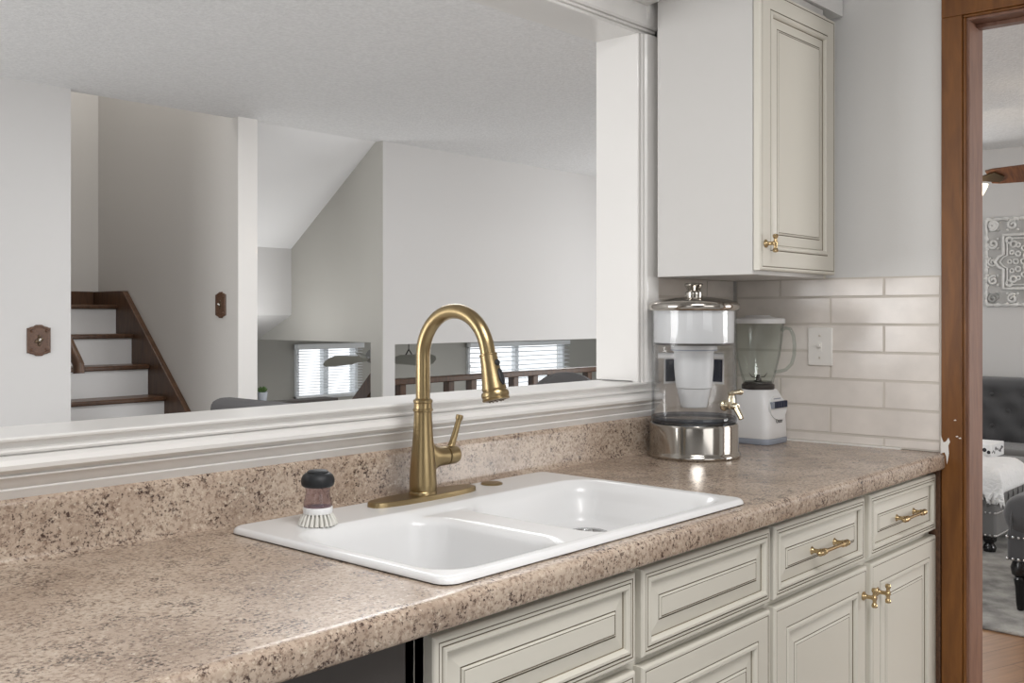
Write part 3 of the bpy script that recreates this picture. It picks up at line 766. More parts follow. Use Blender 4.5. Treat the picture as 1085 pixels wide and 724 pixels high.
for k in range(4):
    a = pi / 4 + pi / 2 * k; c_ = Vector((cos(a), sin(a), 0)); zz = .188
    tube(bm, [o0 + Vector((0, 0, zz)), o0 + c_ * .018 + Vector((0, 0, zz + (.002 if k % 2 else -.002))), o0 + c_ * .027 + Vector((0, 0, zz + (.014 if k % 2 else -.005)))], [.0042, .0042, .001], 8, flat=.3)
obj('blade', bm, 'darkgrey', t)

# ------------------------------------------------------------------ switch plates
def toggle(bm, c, w, h, d):
    pass
bm = new(); u0, u1, z0, z1 = .231, .3055, 1.1375, 1.248
box(bm, -.0135, -.0075, u0, u1, z0, z1); bm.transform(WM)
t = thing('light_switch', 'white switch plate with one toggle on the tiled wall', 'switch', (A * .268, -.268, z0))
obj('plate', bm, 'ivory', t, bevel=.003)
um = (u0 + u1) / 2; zm = (z0 + z1) / 2
bm = new(); box(bm, -.0145, -.012, um - .006, um + .006, zm - .0125, zm + .0125)
v = box(bm, -.024, -.014, um - .0045, um + .0045, zm - .001, zm + .008)
bm.transform(WM); obj('toggle', bm, 'ivory', t, bevel=.001)
for s in (-1, 1):
    bm = new(); lathe(bm, [(.0035, 0), (.0035, .0012), (.002, .0018)], axis_mx((-.0135, um, zm + s * .032), (-1, 0, 0)), 12); bm.transform(WM); obj('screw', bm, 'grout', t)

def wood_plate(loc, ex, n, w, h, label, double=False):
    """carved dark wood switch plate; ex = along the wall, n = out of the wall"""
    ex = Vector(ex); n = Vector(n); c = Vector(loc)
    t = thing('switch_plate', label, 'switch', (c.x, c.y, c.z - h / 2))
    out = []
    N = 40
    prof = []
    # ogee-topped outline
    hw, hh = w / 2, h / 2
    top = [(-hw, hh * .80), (-hw * .86, hh * .80), (-hw * .72, hh * .86), (-hw * .45, hh * .90), (-hw * .25, hh), (hw * .25, hh), (hw * .45, hh * .90), (hw * .72, hh * .86), (hw * .86, hh * .80), (hw, hh * .80)]
    outl = top + [(x, -z) for x, z in top[::-1]]
    bm = new()
    def P(p, d, f=1.0): return c + ex * p[0] * f + Vector((0, 0, p[1] * f)) + n * d
    L = [[bm.verts.new(P(p, d, f)) for p in outl] for d, f in ((.0005, 1), (.007, 1), (.010, .93), (.010, .86), (.0075, .82))]
    k = len(outl)
    for a_, b_ in zip(L, L[1:]):
        for i in range(k): bm.faces.new((a_[i], a_[(i + 1) % k], b_[(i + 1) % k], b_[i]))
    bm.faces.new(L[0][::-1]); bm.faces.new(L[-1])
    pl = obj('plate', bm, 'plate', t, smooth=False)
    for sx in (-1, 1):
        for sz in (-1, 1):
            bm = new(); ball(bm, c + ex * sx * hw * .62 + Vector((0, 0, sz * hh * .60)) + n * .008, .007, 10); obj('boss', bm, 'plate', pl)
    bm = new()
    lathe(bm, [(.001, 0), (.014, 0), (.012, .004), (.002, .006)], axis_mx(c + n * .008, n), 16)
    for s in (-1, 1):
        lathe(bm, [(.001, 0), (.008, 0), (.006, .004), (.002, .005)], axis_mx(c + n * .008 + Vector((0, 0, s * .020)), n), 12)
        if double: lathe(bm, [(.001, 0), (.009, 0), (.007, .004), (.002, .005)], axis_mx(c + n * .008 + ex * s * .014 + Vector((0, 0, s * .006)), n), 12)
    obj('escutcheon', bm, 'bronze', t)
    bm = new(); p0 = c + n * .012; tube(bm, [p0, p0 + n * .012 + Vector((0, 0, .007))], [.0045, .0038], 10); obj('toggle', bm, 'ivory', t)
wood_plate((-.572, FY, 1.158), (1, 0, 0), (0, -1, 0), .115, .155, 'wide carved brown wood switch plate on the wall left of the stairs', True)
wood_plate((.576, 3.752, 1.344), (0, 1, 0), (-1, 0, 0), .105, .155, 'narrow carved brown wood switch plate on the stairwell side wall')

# ------------------------------------------------------------------ stairs
t = thing('staircase', 'dark wood staircase with white risers climbing beside the beige wall', 'staircase', (.08, 4.3, 0))
ys = [3.92, 4.125, 4.33, 4.53, 4.74, 4.95]; zs = [.385, .58, .775, .9665, 1.1605, 1.352]
for k, (y, z) in enumerate(zip(ys, zs)):
    yn = ys[k + 1] if k < 5 else 5.25
    bm = new(); box(bm, -.405, .535, y - .028, yn - .002, z - .028, z); obj('tread', bm, 'stairwood', t, bevel=.008)
    bm = new(); zl = zs[k - 1] if k else .19
    box(bm, -.405, .535, y, y + .015, zl, z - .028); obj('riser', bm, 'riser', t)
bm = new(); box(bm, -.405, .535, 3.715 - .028, 3.918, .162, .19); obj('tread', bm, 'stairwood', t, bevel=.008)
bm = new(); box(bm, -.405, .535, 3.715, 3.73, .0, .162); obj('riser', bm, 'riser', t)
bm = new()
prism(bm, [(3.62, 0), (3.62, .25), (4.865, 1.445), (5.275, 1.445), (5.275, 1.25), (4.98, 1.22), (4.95, 1.10), (3.8, 0)], 'X', .536, .5745)
obj('stringer', bm, 'stairwood', t, bevel=.003)
bm = new(); box(bm, -.405, .53, 5.255, 5.278, 1.354, 1.445); obj('landing_skirt', bm, 'stairwood', t, bevel=.003)
bm = new()
tube(bm, [(-.29, 4.5, 1.74), (-.29, 4.1, 1.36), (-.29, 3.78, 1.055), (-.29, 3.745, 1.02), (-.29, 3.742, .975)], .029, 12); hr = obj('stair_handrail', bm, 'railwood', loc=(-.29, 3.74, .975))
tag(hr, 'short dark wood stair handrail on the left side of the stairs', 'handrail')

# ------------------------------------------------------------------ railing above the family room
t = thing('railing', 'dark wood railing with square balusters below the big white wall', 'railing', (3.3, FY + .05, 0))
bm = new(); box(bm, 1.797, 4.74, FY + .01, FY + .10, .81, .85); obj('top_rail', bm, 'railwood', t, bevel=.006)
bm = new(); box(bm, 1.797, 4.74, FY + .02, FY + .09, .08, .13); obj('bottom_rail', bm, 'railwood', t, bevel=.004)
for k in range(13):
    x = 1.893 + .2325 * k
    if x > 4.7: break
    bm = new(); box(bm, x - .028, x + .028, FY + .025, FY + .085, .13, .81); obj('baluster', bm, 'railwood', t, bevel=.003)
# slanted rail of the stairs going down
t = thing('lower_stair_rail', 'slanted dark wood stair rail in front of the small family room window', 'railing', (1.9, 4.1, -1.2))
bm = new(); prism(bm, [(3.80, .985), (3.80, .845), (4.6, .07), (4.6, .218)], 'X', 1.86, 1.92); obj('rail', bm, 'railwood', t, bevel=.004)
bm = new(); box(bm, 1.865, 1.915, 3.96, 4.02, -1.2, .66); obj('post', bm, 'railwood', t, bevel=.003)

# ------------------------------------------------------------------ family room blinds, fan, wire frame
def blind(label, x0, x1, z0, z1, pitch, tilt, loc):
    t = thing('window_blind', label, 'blind', loc)
    bm = new(); z = z1 - .05
    while z > z0 + .01:
        w = pitch * .52
        v = [bm.verts.new((x, 6.43 + s * w * cos(tilt) + o[0], z + s * w * sin(tilt) + o[1])) for o in ((0, 0), (0, .0022)) for x, s in ((x0, -1), (x1, -1), (x1, 1), (x0, 1))]
        for f in ((0, 1, 2, 3), (7, 6, 5, 4), (0, 4, 5, 1), (1, 5, 6, 2), (2, 6, 7, 3), (3, 7, 4, 0)): bm.faces.new([v[i] for i in f])
        z -= pitch
    obj('slats', bm, 'slat', t, smooth=False)
    bm = new(); box(bm, x0 - .01, x1 + .01, 6.40, 6.46, z1 - .03, z1 + .02); obj('head_rail', bm, 'slat', t, bevel=.003)
    bm = new(); box(bm, x0, x1, 6.41, 6.45, z0 - .01, z0 + .008); obj('bottom_rail', bm, 'slat', t, bevel=.003)
    bm = new(); tube(bm, [(x0 - .025, 6.40, z1 - .03), (x0 - .025, 6.40, z1 - .22)], .004, 8); ball(bm, (x0 - .025, 6.40, z1 - .235), .014, 10); obj('pull_cord', bm, 'slat', t)
blind('narrow-slatted white blind on the smaller family room window', 3.10, 3.90, .50, .985, .027, .12, (3.5, 6.43, .5))
blind('wide-slatted white blind on the family room window behind the railing', 5.46, 7.24, .31, .95, .052, .14, (6.35, 6.43, .3))
t = thing('family_room_fan', 'ceiling fan with rounded pale blades in the lower family room', 'ceiling fan', (2.62, 4.75, .90))
bm = new(); lathe(bm, [(.03, .25), (.06, .248), (.05, .235), (.012, .22), (.012, .11), (.05, .10), (.07, .06), (.07, .02), (.05, 0), (.01, -.005)], Matrix.Translation((2.62, 4.75, .90)), 28); obj('motor', bm, 'chrome', t)
for k in range(3):
    a = radians(-178 + 120 * k); R_ = Matrix.Translation((2.62, 4.75, .925)) @ Matrix.Rotation(a, 4, 'Z') @ Matrix.Rotation(radians(36), 4, 'X')
    bm = new(); po = [(.07, -.02), (.16, -.03), (.2, -.055), (.36, -.07), (.46, -.068), (.50, -.045), (.515, 0), (.50, .045), (.46, .068), (.36, .07), (.2, .055), (.16, .03), (.07, .02)]
    prism(bm, po, 'Z', -.004, .004); bm.transform(R_); obj('fan_blade', bm, 'fanblade', t, bevel=.002)
t = thing('wire_hanger', 'dark wire triangle hanging from the family room ceiling left of the railing window', 'hanger', (3.22, 5.0, .88))
bm = new(); ap = Vector((3.225, 5, .985)); lf = Vector((3.145, 5, .875)); rt = Vector((3.31, 5, .885))
for p, q in ((ap, lf), (ap, rt), (lf, rt)): tube(bm, [p, (p + q) / 2, q], .006, 8)
tube(bm, [ap, Vector((3.225, 5, 1.07)), Vector((3.225, 5, 1.15))], .004, 8)
obj('frame', bm, 'darkgrey', t)

# ------------------------------------------------------------------ dining room seats
def cushion(bm, x0, x1, y0, y1, z0, z1, r, n=4):
    b2 = new(); box(b2, x0, x1, y0, y1, z0, z1)
    bmesh.ops.bevel(b2, geom=b2.edges[:], offset=r, segments=n, affect='EDGES', profile=.5)
    me = bpy.data.meshes.new('t'); b2.to_mesh(me); b2.free(); bm.from_mesh(me); bpy.data.meshes.remove(me)
t = thing('dining_sofa', 'grey upholstered sofa back rising above the sill beside the stairs', 'sofa', (.75, 2.5, 0))
bm = new(); cushion(bm, .25, .42, 1.3, 3.39, .25, .832, .06); obj('backrest', bm, 'fabric2', t)
bm = new(); cushion(bm, .42, 1.10, 1.45, 3.24, .25, .44, .05); obj('seat', bm, 'fabric2', t)
for y in (1.3, 3.245):
    bm = new(); cushion(bm, .42, 1.10, y, y + .145, .25, .60, .05); obj('armrest', bm, 'fabric2', t)
for x in (.31, 1.03):
    for y in (1.36, 3.32):
        bm = new(); lathe(bm, [(.02, 0), (.022, .01), (.028, .255)], Matrix.Translation((x, y, 0)), 14); obj('leg', bm, 'blacklac', t)
t = thing('accent_chair', 'grey round-backed accent chair in front of the railing', 'chair', (2.19, 2.33, 0))
bm = new()
# curved shell with a domed top
n = 24; rows = 12; cxx, cyy = 2.19, 2.33
Vv = []
for side in (0, 1):
    for j in range(rows + 1):
        row = []
        for i in range(n + 1):
            u = -1 + 2 * i / n; a = radians(50) + u * radians(52)
            top = .44 + .468 * sqrt(max(0, 1 - abs(u) ** 2.1))
            z = .30 + (top - .30) * j / rows; r = .33 + (.0 if side == 0 else .07) + .03 * (z - .3)
            row.append(bm.verts.new((cxx + r * sin(pi / 2 - a), cyy + r * cos(pi / 2 - a), z)))
        Vv.append(row)
m_ = rows + 1
for s in (0, 1):
    for j in range(rows):
        for i in range(n): bm.faces.new((Vv[s * m_ + j][i], Vv[s * m_ + j][i + 1], Vv[s * m_ + j + 1][i + 1], Vv[s * m_ + j + 1][i]))
for i in range(n):
    bm.faces.new((Vv[0][i], Vv[0][i + 1], Vv[m_][i + 1], Vv[m_][i])); bm.faces.new((Vv[rows][i], Vv[rows][i + 1], Vv[m_ + rows][i + 1], Vv[m_ + rows][i]))
for j in range(rows):
    bm.faces.new((Vv[j][0], Vv[j + 1][0], Vv[m_ + j + 1][0], Vv[m_ + j][0])); bm.faces.new((Vv[j][n], Vv[j + 1][n], Vv[m_ + j + 1][n], Vv[m_ + j][n]))
obj('backrest', bm, 'fabric2', t, angle=50)
bm = new(); lathe(bm, [(.27, .30), (.315, .31), (.325, .34), (.325, .40), (.30, .44), (.2, .455), (.01, .46)], Matrix.Translation((cxx, cyy, 0)), 36); obj('seat', bm, 'fabric2', t)
for k in range(4):
    a = pi / 4 + pi / 2 * k; bm = new()
    tube(bm, [(cxx + .22 * cos(a), cyy + .22 * sin(a), .302), (cxx + .27 * cos(a), cyy + .27 * sin(a), 0)], [.02, .013], 12); obj('leg', bm, 'blacklac', t)
# little plant on a side table behind the partition end
px_, py_ = .8076, 3.69
t = thing('potted_succulent', 'tiny green succulent in a pale pot beside the white wall end', 'plant', (px_, py_ - .02, .755))
bm = new(); lathe(bm, [(.022, .0), (.024, .002), (.030, .05), (.030, .062), (.026, .062), (.025, .054), (.002, .053)], Matrix.Translation((px_, py_ - .02, .7555)), 24); obj('pot', bm, 'pot', t)
bm = new(); random.seed(5)
for k in range(26):
    a = 2.4 * k; tl_ = .25 + .9 * (k / 26); d = Vector((cos(a) * sin(tl_), sin(a) * sin(tl_), cos(tl_)))
    o = Vector((px_, py_ - .02, .811)); tube(bm, [o, o + d * .024, o + d * .045], [.004, .008, .001], 7, flat=.5)
obj('leaves', bm, 'leaf', t)

# ------------------------------------------------------------------ living room through the doorway
bm = new(); random.seed(2)
box(bm, 1.586, 4.3, -2.6, 1.9, .0005, .016); rg = obj('area_rug', bm, 'rug', loc=(2.9, -.3, 0), bevel=.006)
tag(rg, 'grey and cream shag area rug on the living room floor', 'rug')
def buttons(bm, pts, n, r=.014):
    for p in pts: lathe(bm, [(r, -.004), (r, .002), (r * .6, .006), (.001, .0075)], axis_mx(p, n), 12)
def tufted_face(bm, y0, y1, z0, z1, xf, depth, thick, px, pz, nseg=70, nz=28):
    """quilted back facing -x: dimples in a diamond lattice"""
    bt = []
    for j in range(6):
        for i in range(12):
            y = y0 + .12 + px * (i + (.5 if j % 2 else 0)); z = z1 - .105 - pz * j
            if y < y1 - .06 and z > z0 + .02: bt.append((y, z))
    def dim(y, z):
        d = 0
        for by, bzz in bt:
            q = (y - by) ** 2 + (z - bzz) ** 2
            d = max(d, math.exp(-q / .0022))
            # pleats to the diagonal neighbours
        return d
    F = []
    for j in range(nz + 1):
        row = []
        for i in range(nseg + 1):
            y = y0 + (y1 - y0) * i / nseg; z = z0 + (z1 - z0) * j / nz
            ex = min(i, nseg - i) / nseg * (y1 - y0); ez = (nz - j) / nz * (z1 - z0)
            rnd = .05 * (1 - min(1, ez / .06)) ** 2 + .04 * (1 - min(1, ex / .05)) ** 2
            row.append(bm.verts.new((xf + rnd + depth * dim(y, z), y, z)))
        F.append(row)
    Bk = [[bm.verts.new((xf + thick, v.co.y, v.co.z)) for v in row] for row in F]
    for j in range(nz):
        for i in range(nseg):
            bm.faces.new((F[j][i], F[j][i + 1], F[j + 1][i + 1], F[j + 1][i])); bm.faces.new((Bk[j][i], Bk[j + 1][i], Bk[j + 1][i + 1], Bk[j][i + 1]))
    for i in range(nseg):
        bm.faces.new((F[0][i], Bk[0][i], Bk[0][i + 1], F[0][i + 1])); bm.faces.new((F[nz][i], F[nz][i + 1], Bk[nz][i + 1], Bk[nz][i]))
    for j in range(nz):
        bm.faces.new((F[j][0], F[j + 1][0], Bk[j + 1][0], Bk[j][0])); bm.faces.new((F[j][nseg], Bk[j][nseg], Bk[j + 1][nseg], F[j + 1][nseg]))
    return bt
t = thing('tufted_sofa', 'charcoal button-tufted sofa against the living room wall', 'sofa', (4.3, .4, .016))
bm = new(); bt = tufted_face(bm, -.75, 1.6, .40, .862, 4.38, .035, .26, .20, .105); bk = obj('backrest', bm, 'fabric', t, angle=70)
for y, z in bt:
    bm = new(); buttons(bm, [(4.38 + .03, y, z)], (-1, 0, 0)); obj('button', bm, 'fabric', bk)
bm = new(); cushion(bm, 3.92, 4.37, -.73, 1.58, .12, .455, .05); obj('seat', bm, 'fabric3', t)
for y in (-.95, 1.605):
    bm = new(); cushion(bm, 3.92, 4.62, y, y + .195, .12, .66, .07); obj('armrest', bm, 'fabric', t)
for x in (3.98, 4.55):
    for y in (-.85, 1.7):
        bm = new(); lathe(bm, [(.018, .016), (.02, .018), (.03, .125)], Matrix.Translation((x, y, 0)), 14); obj('leg', bm, 'blacklac', t)

def ottoman(name, label, x0, x1, y0, y1, zt, zb, leg, matname, tufts=True):
    t = thing(name, label, 'ottoman', ((x0 + x1) / 2, (y0 + y1) / 2, .016))
    bm = new(); cushion(bm, x0 + .015, x1 - .015, y0 + .015, y1 - .015, zb, zb + (zt - zb) * .5, .02); bd = obj('frame', bm, matname, t)
    bm = new(); cushion(bm, x0 - .012, x1 + .012, y0 - .012, y1 + .012, zb + (zt - zb) * .38, zt, .085, 6)
    # vertical pleats around the padded top
    for v in bm.verts:
        if v.co.z < zt - .01:
            a = v.co.x * 40 if (abs(v.co.y - y0) < .05 or abs(v.co.y - y1) < .05) else v.co.y * 40
    tp = obj('padded_top', bm, matname, t)
    n = 9
    for k in range(n):
        f = (k + .5) / n
        for (p, d) in (((x0 - .013, y0 + (y1 - y0) * f), (1, 0)), ((x0 + (x1 - x0) * f, y0 - .013), (0, 1))):
            pt = Vector((p[0], p[1], 0)); bm = new()
            tube(bm, [pt + Vector((0, 0, zb + (zt - zb) * .44)), pt + Vector((d[0] * -.003, d[1] * -.003, zb + (zt - zb) * .62)), pt + Vector((d[0] * .02, d[1] * .02, zt - .055))], [.003, .005, .003], 6)
            obj('pleat', bm, matname, tp)
    nails = []
    for zz in (zb + .012, zb + (zt - zb) * .37):
        N_ = int((y1 - y0) / .024)
        nails += [(x0 + .013, y0 + .02 + (y1 - y0 - .04) * k / N_, zz) for k in range(N_ + 1)]
        N_ = int((x1 - x0) / .024)
        nails += [(x0 + .02 + (x1 - x0 - .04) * k / N_, y0 + .013, zz) for k in range(N_ + 1)]
    nails.sort(key=lambda p: abs(p[0] - x0) + abs(p[1] - (y1 if name == 'tufted_bench' else y0)))
    bm = new(); ball(bm, nails[0], .0075, 8); nl = obj('nailhead', bm, 'nail', bd); nd = nl.data
    for p in nails[1:100]:
        c_ = nl.copy(); COL.objects.link(c_); c_.parent = bd; c_.location = Vector(p) - Vector(nails[0])
    bm = new()
    for p in nails[100:]: ball(bm, p, .0075, 8)
    obj('nailhead_trim', bm, 'nail', bd)['kind'] = 'stuff'
    for x in (x0 + .06, x1 - .06):
        for y in (y0 + .06, y1 - .06):
            bm = new(); lathe(bm, leg, Matrix.Translation((x, y, .016)), 20); obj('leg', bm, 'blacklac', t)
    return t
h_ = .10 - .016 + .002
ottoman('tufted_ottoman', 'large charcoal pleated ottoman under the white throw in the living room', 2.93, 3.72, .10, 1.15, .455, .10,
        [(.012, 0), (.03, .002), (.034, .02), (.028, .035), (.022, .045), (.034, .06), (.036, h_)], 'fabric3')
h_ = .23 - .016 + .002
ottoman('tufted_bench', 'charcoal tufted bench on turned black legs nearest the doorway', 1.86, 2.75, -1.0, -.225, .515, .23,
        [(.010, 0), (.014, .003), (.018, .03), (.022, .10), (.028, .135), (.022, .145), (.035, .155), (.040, .185), (.03, h_)], 'fabric')
# throw over the ottoman
bm = new(); nx, ny = 36, 40
def th(x, y, off=0):
    zt = .462 + off
    ex = x - 2.905; ey = y - .075
    return zt
def drape(u, v, off):
    """u runs from the hanging front (-x) over the top; v along y, hanging over the -y side at v<0"""
    x = 2.918 - off; z = .458 + off; r = .07
    # along u
    if u < .11: X = x; dz = -(.11 - u) - r
    elif u < .11 + r * pi / 2: a = (u - .11) / r; X = x + r - r * cos(a); dz = -r + r * sin(a)
    else: X = x + r + (u - .11 - r * pi / 2); dz = 0
    y = .088 - off
    if v < .05: Y = y; dy = -(.05 - v) - r
    elif v < .05 + r * pi / 2: a = (v - .05) / r; Y = y + r - r * cos(a); dy = -r + r * sin(a)
    else: Y = y + r + (v - .05 - r * pi / 2); dy = 0
    zz = z + min(dz, dy) if True else 0
    w = .006 * sin(9 * u * 5 + v * 7) * sin(v * 23)
    return Vector((X, Y, zz + w))
G = [[[bm.verts.new(drape(.62 * i / nx + .06 * (0.5 + .5 * sin(j * .9)), .95 * j / ny, off)) for i in range(nx + 1)] for j in range(ny + 1)] for off in (.004, .016)]
for s in (0, 1):
    for j in range(ny):
        for i in range(nx): bm.faces.new((G[s][j][i], G[s][j][i + 1], G[s][j + 1][i + 1], G[s][j + 1][i]))
for i in range(nx):
    for j in (0, ny): bm.faces.new((G[0][j][i], G[0][j][i + 1], G[1][j][i + 1], G[1][j][i]))
for j in range(ny):
    for i in (0, nx): bm.faces.new((G[0][j][i], G[0][j + 1][i], G[1][j + 1][i], G[1][j][i]))
t = thing('throw_blanket', 'fluffy white fringed throw draped over the ottoman', 'blanket', (3.2, .5, .458))
obj('cloth', bm, 'throw', t, angle=80)
bm = new(); random.seed(11)
for k in range(60):
    v = .02 + .9 * random.random(); p = drape(.03 + .05 * random.random(), v, .014)
    q = p + Vector((-.012 * random.random() - .004, random.uniform(-.02, .02), -.03 - .03 * random.random()))
    tube(bm, [p, (p + q) / 2 + Vector((-.012, 0, 0)), q], [.010, .009, .002], 6)
obj('fringe', bm, 'throw', t)['kind'] = 'stuff'
# patterned box
t = thing('decorative_box', 'white box with black pattern sitting on the ottoman', 'box', (3.56, .47, .455))
bm = new(); box(bm, 3.44, 3.68, .285, .66, .4555, .535); bb = obj('box_body', bm, 'whitebox', t, bevel=.003)
bm = new(); random.seed(4)
for k in range(10):
    x = 3.455 + .022 * k; zc_ = .495 + random.uniform(-.012, .012)
    lathe(bm, [(.006 + .008 * random.random(), 0), (.004, .0012)], axis_mx((x, .2849, zc_), (0, -1, 0)), 7)
for k in range(16):
    y = .30 + .023 * k; zc_ = .495 + random.uniform(-.014, .014)
    lathe(bm, [(.006 + .008 * random.random(), 0), (.004, .0012)], axis_mx((3.4399, y, zc_), (-1, 0, 0)), 7)
obj('printed_pattern', bm, 'ink', bb)
# carved wall panel
def wall_panel():
    S = .62; yc = .715 - S / 2; zc_ = 1.652; xf = 4.748
    t = thing('carved_wall_panel', 'square white carved openwork panel hanging on the living room wall', 'wall art', (xf, yc, zc_ - S / 2))
    bm = new()
    def pt(u, w, d=0): return Vector((xf - .004 - d, yc - u, zc_ + w))
    def strip(pl, r=.009, closed=True, d=.012):
        p = [pt(u, w, d) for u, w in pl]
        if closed: p = p + [p[0]]
        tube(bm, p, r * 1.35, 8)
    h = S / 2
    for q, r in ((h - .008, .010), (h * .60, .009)):
        if q < h * .7:
            sq = []
            for (ux, wx) in ((1, 1), (-1, 1), (-1, -1), (1, -1)): sq.append((ux * q, wx * q))
            # square with a rounded bump out of each side
            ol = []
            for k in range(4):
                a = sq[k]; b = sq[(k + 1) % 4]
                ax = Vector((b[0] - a[0], b[1] - a[1])); nn = Vector((ax.y, -ax.x)).normalized() * -1
                if (Vector(a) + ax * .5).dot(nn) < 0: nn = -nn
                for f, o in ((0, 0), (.36, 0), (.40, .03), (.5, .055), (.60, .03), (.64, 0)):
                    ol.append(((Vector(a) + ax * f + nn * o).x, (Vector(a) + ax * f + nn * o).y))
            strip(ol, r)
            strip([(x * .86, y * .86) for x, y in ol], .005)
    # border scrolls
    for side in range(4):
        for k in range(5):
            f = -h * .82 + h * 1.64 * k / 4; g_ = h * .82
            u, w = ((f, g_), (g_, f), (f, -g_), (-g_, f))[side]
            pl = []
            for m2 in range(22):
                a = m2 * .42 + k; r = .034 * (1 - m2 / 26); pl.append((u + r * cos(a), w + r * sin(a)))
            strip(pl, .0065, False)
            for m2 in range(4):
                a = pi / 2 * m2 + pi / 4; ball(bm, pt(u + .048 * cos(a), w + .048 * sin(a), .008), .010, 8)
    # middle rosettes
    for r_, nn, rr in ((.055, 8, .018), (.105, 12, .016), (.145, 14, .013)):
        for k in range(nn):
            a = 2 * pi * k / nn; u, w = r_ * cos(a), r_ * sin(a)
            strip([(u + rr * cos(b), w + rr * sin(b)) for b in [2 * pi * m2 / 10 for m2 in range(10)]], .005)
    for k in range(4):
        a = pi / 2 * k + pi / 4
        for rad in (.17, .21): 
            u, w = rad * cos(a), rad * sin(a); strip([(u + .02 * cos(b), w + .02 * sin(b)) for b in [2 * pi * m2 / 10 for m2 in range(10)]], .006)
    ball(bm, pt(0, 0, .01), .02, 12)
    obj('carving', bm, 'carved', t)
    bm = new()
    for q in (h - .012,):
        for k in range(4):
            c_ = [(-q, q), (q, q), (q, -q), (-q, -q)]
            a = c_[k]; b = c_[(k + 1) % 4]
            pts_ = []
            for m2 in range(40):
                f = m2 / 39; pts_.append(pt(a[0] + (b[0] - a[0]) * f, a[1] + (b[1] - a[1]) * f, .011 + .002 * sin(m2 * 1.7)))
            tube(bm, pts_, [.011 + .003 * sin(m2 * 1.7) for m2 in range(40)], 8)
    obj('border', bm, 'carved', t)
    bm = new(); y0_, y1_ = yc - h * .95, yc + h * .95
    box(bm, xf - .004, xf, y0_, y1_, zc_ - h * .95, zc_ + h * .95)
    obj('backing', bm, 'wallgrey', t)
M['wallgrey'] = mat('grey_backing', (188, 188, 187), .9)
wall_panel()
# ceiling fan of the living room
t = thing('living_room_fan', 'brown wooden ceiling fan with lit lamps beyond the doorway', 'ceiling fan', (2.95, .345, 1.98))
o = Vector((2.95, .345, 0))
bm = new(); lathe(bm, [(.012, 2.20), (.012, 2.40), (.065, 2.40), (.07, 2.438)], Matrix.Translation(o), 24); obj('downrod', bm, 'bronze', t)
bm = new(); lathe(bm, [(.03, 1.985), (.07, 1.99), (.095, 2.02), (.12, 2.06), (.125, 2.12), (.10, 2.17), (.04, 2.20), (.01, 2.205)], Matrix.Translation(o), 36); obj('motor', bm, 'bronze', t)
for k in range(3):
    a = math.radians(-97 + 120 * k)
    Rz = Matrix.Translation(o + Vector((0, 0, 2.018))) @ Matrix.Rotation(a, 4, 'Z') @ Matrix.Rotation(radians(-34), 4, 'X')
    bm = new(); po = [(.20, -.052), (.24, -.06), (.62, -.074), (.655, -.066), (.67, -.04), (.67, .04), (.655, .066), (.62, .074), (.24, .06), (.20, .052)]
    prism(bm, po, 'Z', -.004, .004); bm.transform(Rz); bl = obj('fan_blade', bm, 'fanwood', t, bevel=.002)
    bm = new(); prism(bm, [(.10, -.018), (.18, -.022), (.25, -.042), (.285, 0), (.25, .042), (.18, .022), (.10, .018)], 'Z', -.012, -.0045); bm.transform(Rz); obj('blade_iron', bm, 'bronze', bl, bevel=.001)
for k in range(4):
    a = radians(-60 + 90 * k); d = Vector((cos(a), sin(a), -.55)).normalized()
    bm = new(); c_ = o + Vector((.07 * cos(a), .07 * sin(a), 1.995))
    lathe(bm, [(.016, 0), (.02, .01), (.03, .03), (.045, .07), (.056, .10), (.05, .10), (.01, .08)], axis_mx(c_, d), 24); obj('lamp_shade', bm, 'lampglass', t)

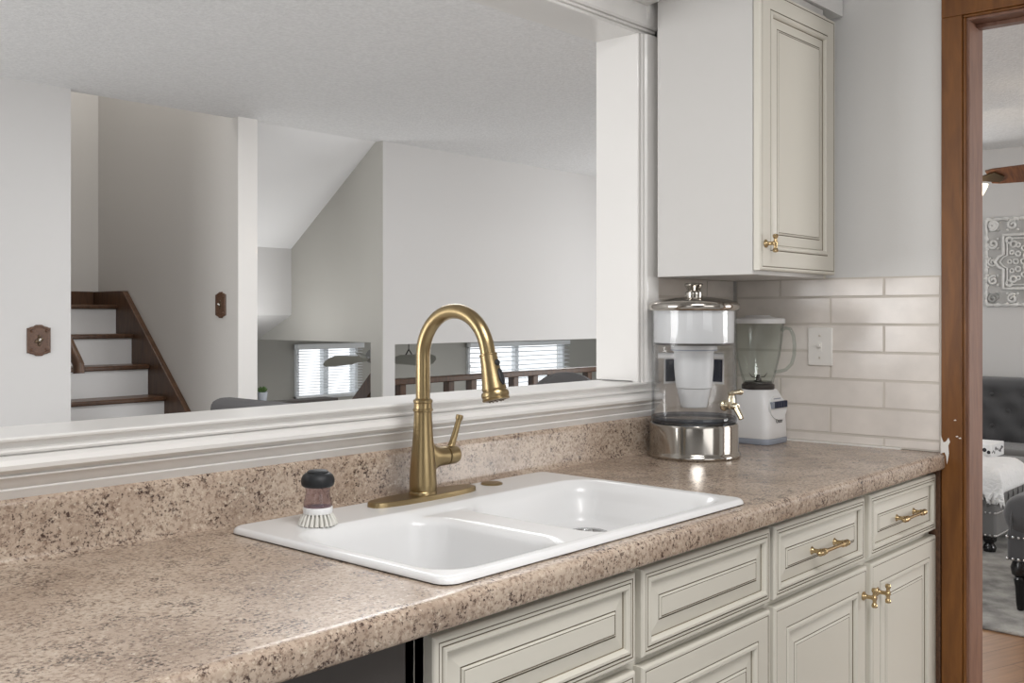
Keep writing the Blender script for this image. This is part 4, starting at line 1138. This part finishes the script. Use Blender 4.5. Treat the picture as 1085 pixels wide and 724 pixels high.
# ------------------------------------------------------------------ lamps, added fill lights and daylight
def area(name, loc, size, power, rot=(0, 0, 0), col=(1, 1, 1), sy=None):
    l = bpy.data.lights.new(name, 'AREA'); l.energy = power; l.size = size; l.color = col
    if sy: l.shape = 'RECTANGLE'; l.size_y = sy
    o = bpy.data.objects.new(name, l); COL.objects.link(o); o.location = loc; o.rotation_euler = rot; return o
area('kitchen_ceiling_light', (-2.0, -1.5, 2.42), 1.0, 38, col=(1, .99, .98))
area('kitchen_rear_fill', (-2.4, -4.8, 1.6), 2.4, 27, rot=(radians(90), 0, 0), col=(.99, .995, 1), sy=1.5)  # added fill from behind for the cabinet fronts; no window is built there
area('kitchen_side_fill', (-5.7, -2.2, 1.5), 1.6, 9, rot=(radians(90), 0, radians(-90)), col=(.99, .995, 1), sy=1.4)  # side fill added in front of a blank wall
area('dining_ceiling_fill', (.3, 1.7, 2.40), 1.2, 33)  # unseen overhead fill, added to lift the dining walls
area('dining_left_fill', (-5.2, 1.9, 1.3), 2.2, 92, rot=(radians(90), 0, radians(-90)), sy=1.6)  # unseen fill from the left, added to brighten the dining ceiling
area('dining_right_fill', (4.5, 1.9, 1.2), 2.4, 40, rot=(radians(90), 0, radians(90)), sy=1.9)  # added fill for the ceiling and far wall; no door stands here
area('upstairs_light', (.15, 4.25, 4.05), .6, 22, col=(1, .98, .95))
area('stairwell_up_fill', (1.15, 4.2, .95), .35, 4.5, rot=(radians(180), 0, 0))  # upward fill added under the sloped ceiling, without any fixture
area('living_room_fill', (3.0, -4.8, 1.4), 2.0, 115, rot=(radians(90), 0, 0), sy=1.5)  # unseen fill added to brighten the living room; the wall behind is closed
area('family_room_fill', (5.0, 4.8, 1.13), .8, 15)  # unseen fill added to raise the dim lower room
pl = bpy.data.lights.new('fan_bulb', 'POINT'); pl.energy = 5; pl.color = (1, .82, .6); pl.shadow_soft_size = .04
o = bpy.data.objects.new('fan_bulb', pl); COL.objects.link(o); o.location = (2.95, .345, 1.90)

w = bpy.data.worlds.new('World'); SC.world = w; w.use_nodes = True
bg = w.node_tree.nodes['Background']; bg.inputs['Color'].default_value = (.93, .97, 1, 1); bg.inputs['Strength'].default_value = 1.6

# ------------------------------------------------------------------ camera
cam = bpy.data.cameras.new('camera'); co = bpy.data.objects.new('camera', cam); COL.objects.link(co)
co.location = (-2.80713, -1.56998, 1.28489)
co.rotation_euler = (radians(90), 0, -.843489)
cam.sensor_width = 36; cam.sensor_fit = 'HORIZONTAL'; cam.lens = 1082.617 / 1085 * 36
cam.shift_y = (333.836 - 362) / 1085; cam.clip_start = .05
SC.camera = co
SC.view_settings.view_transform = 'Standard'; SC.view_settings.look = 'None'; SC.view_settings.exposure = 0.0; SC.view_settings.gamma = 1.0
SC.view_settings.use_curve_mapping = False
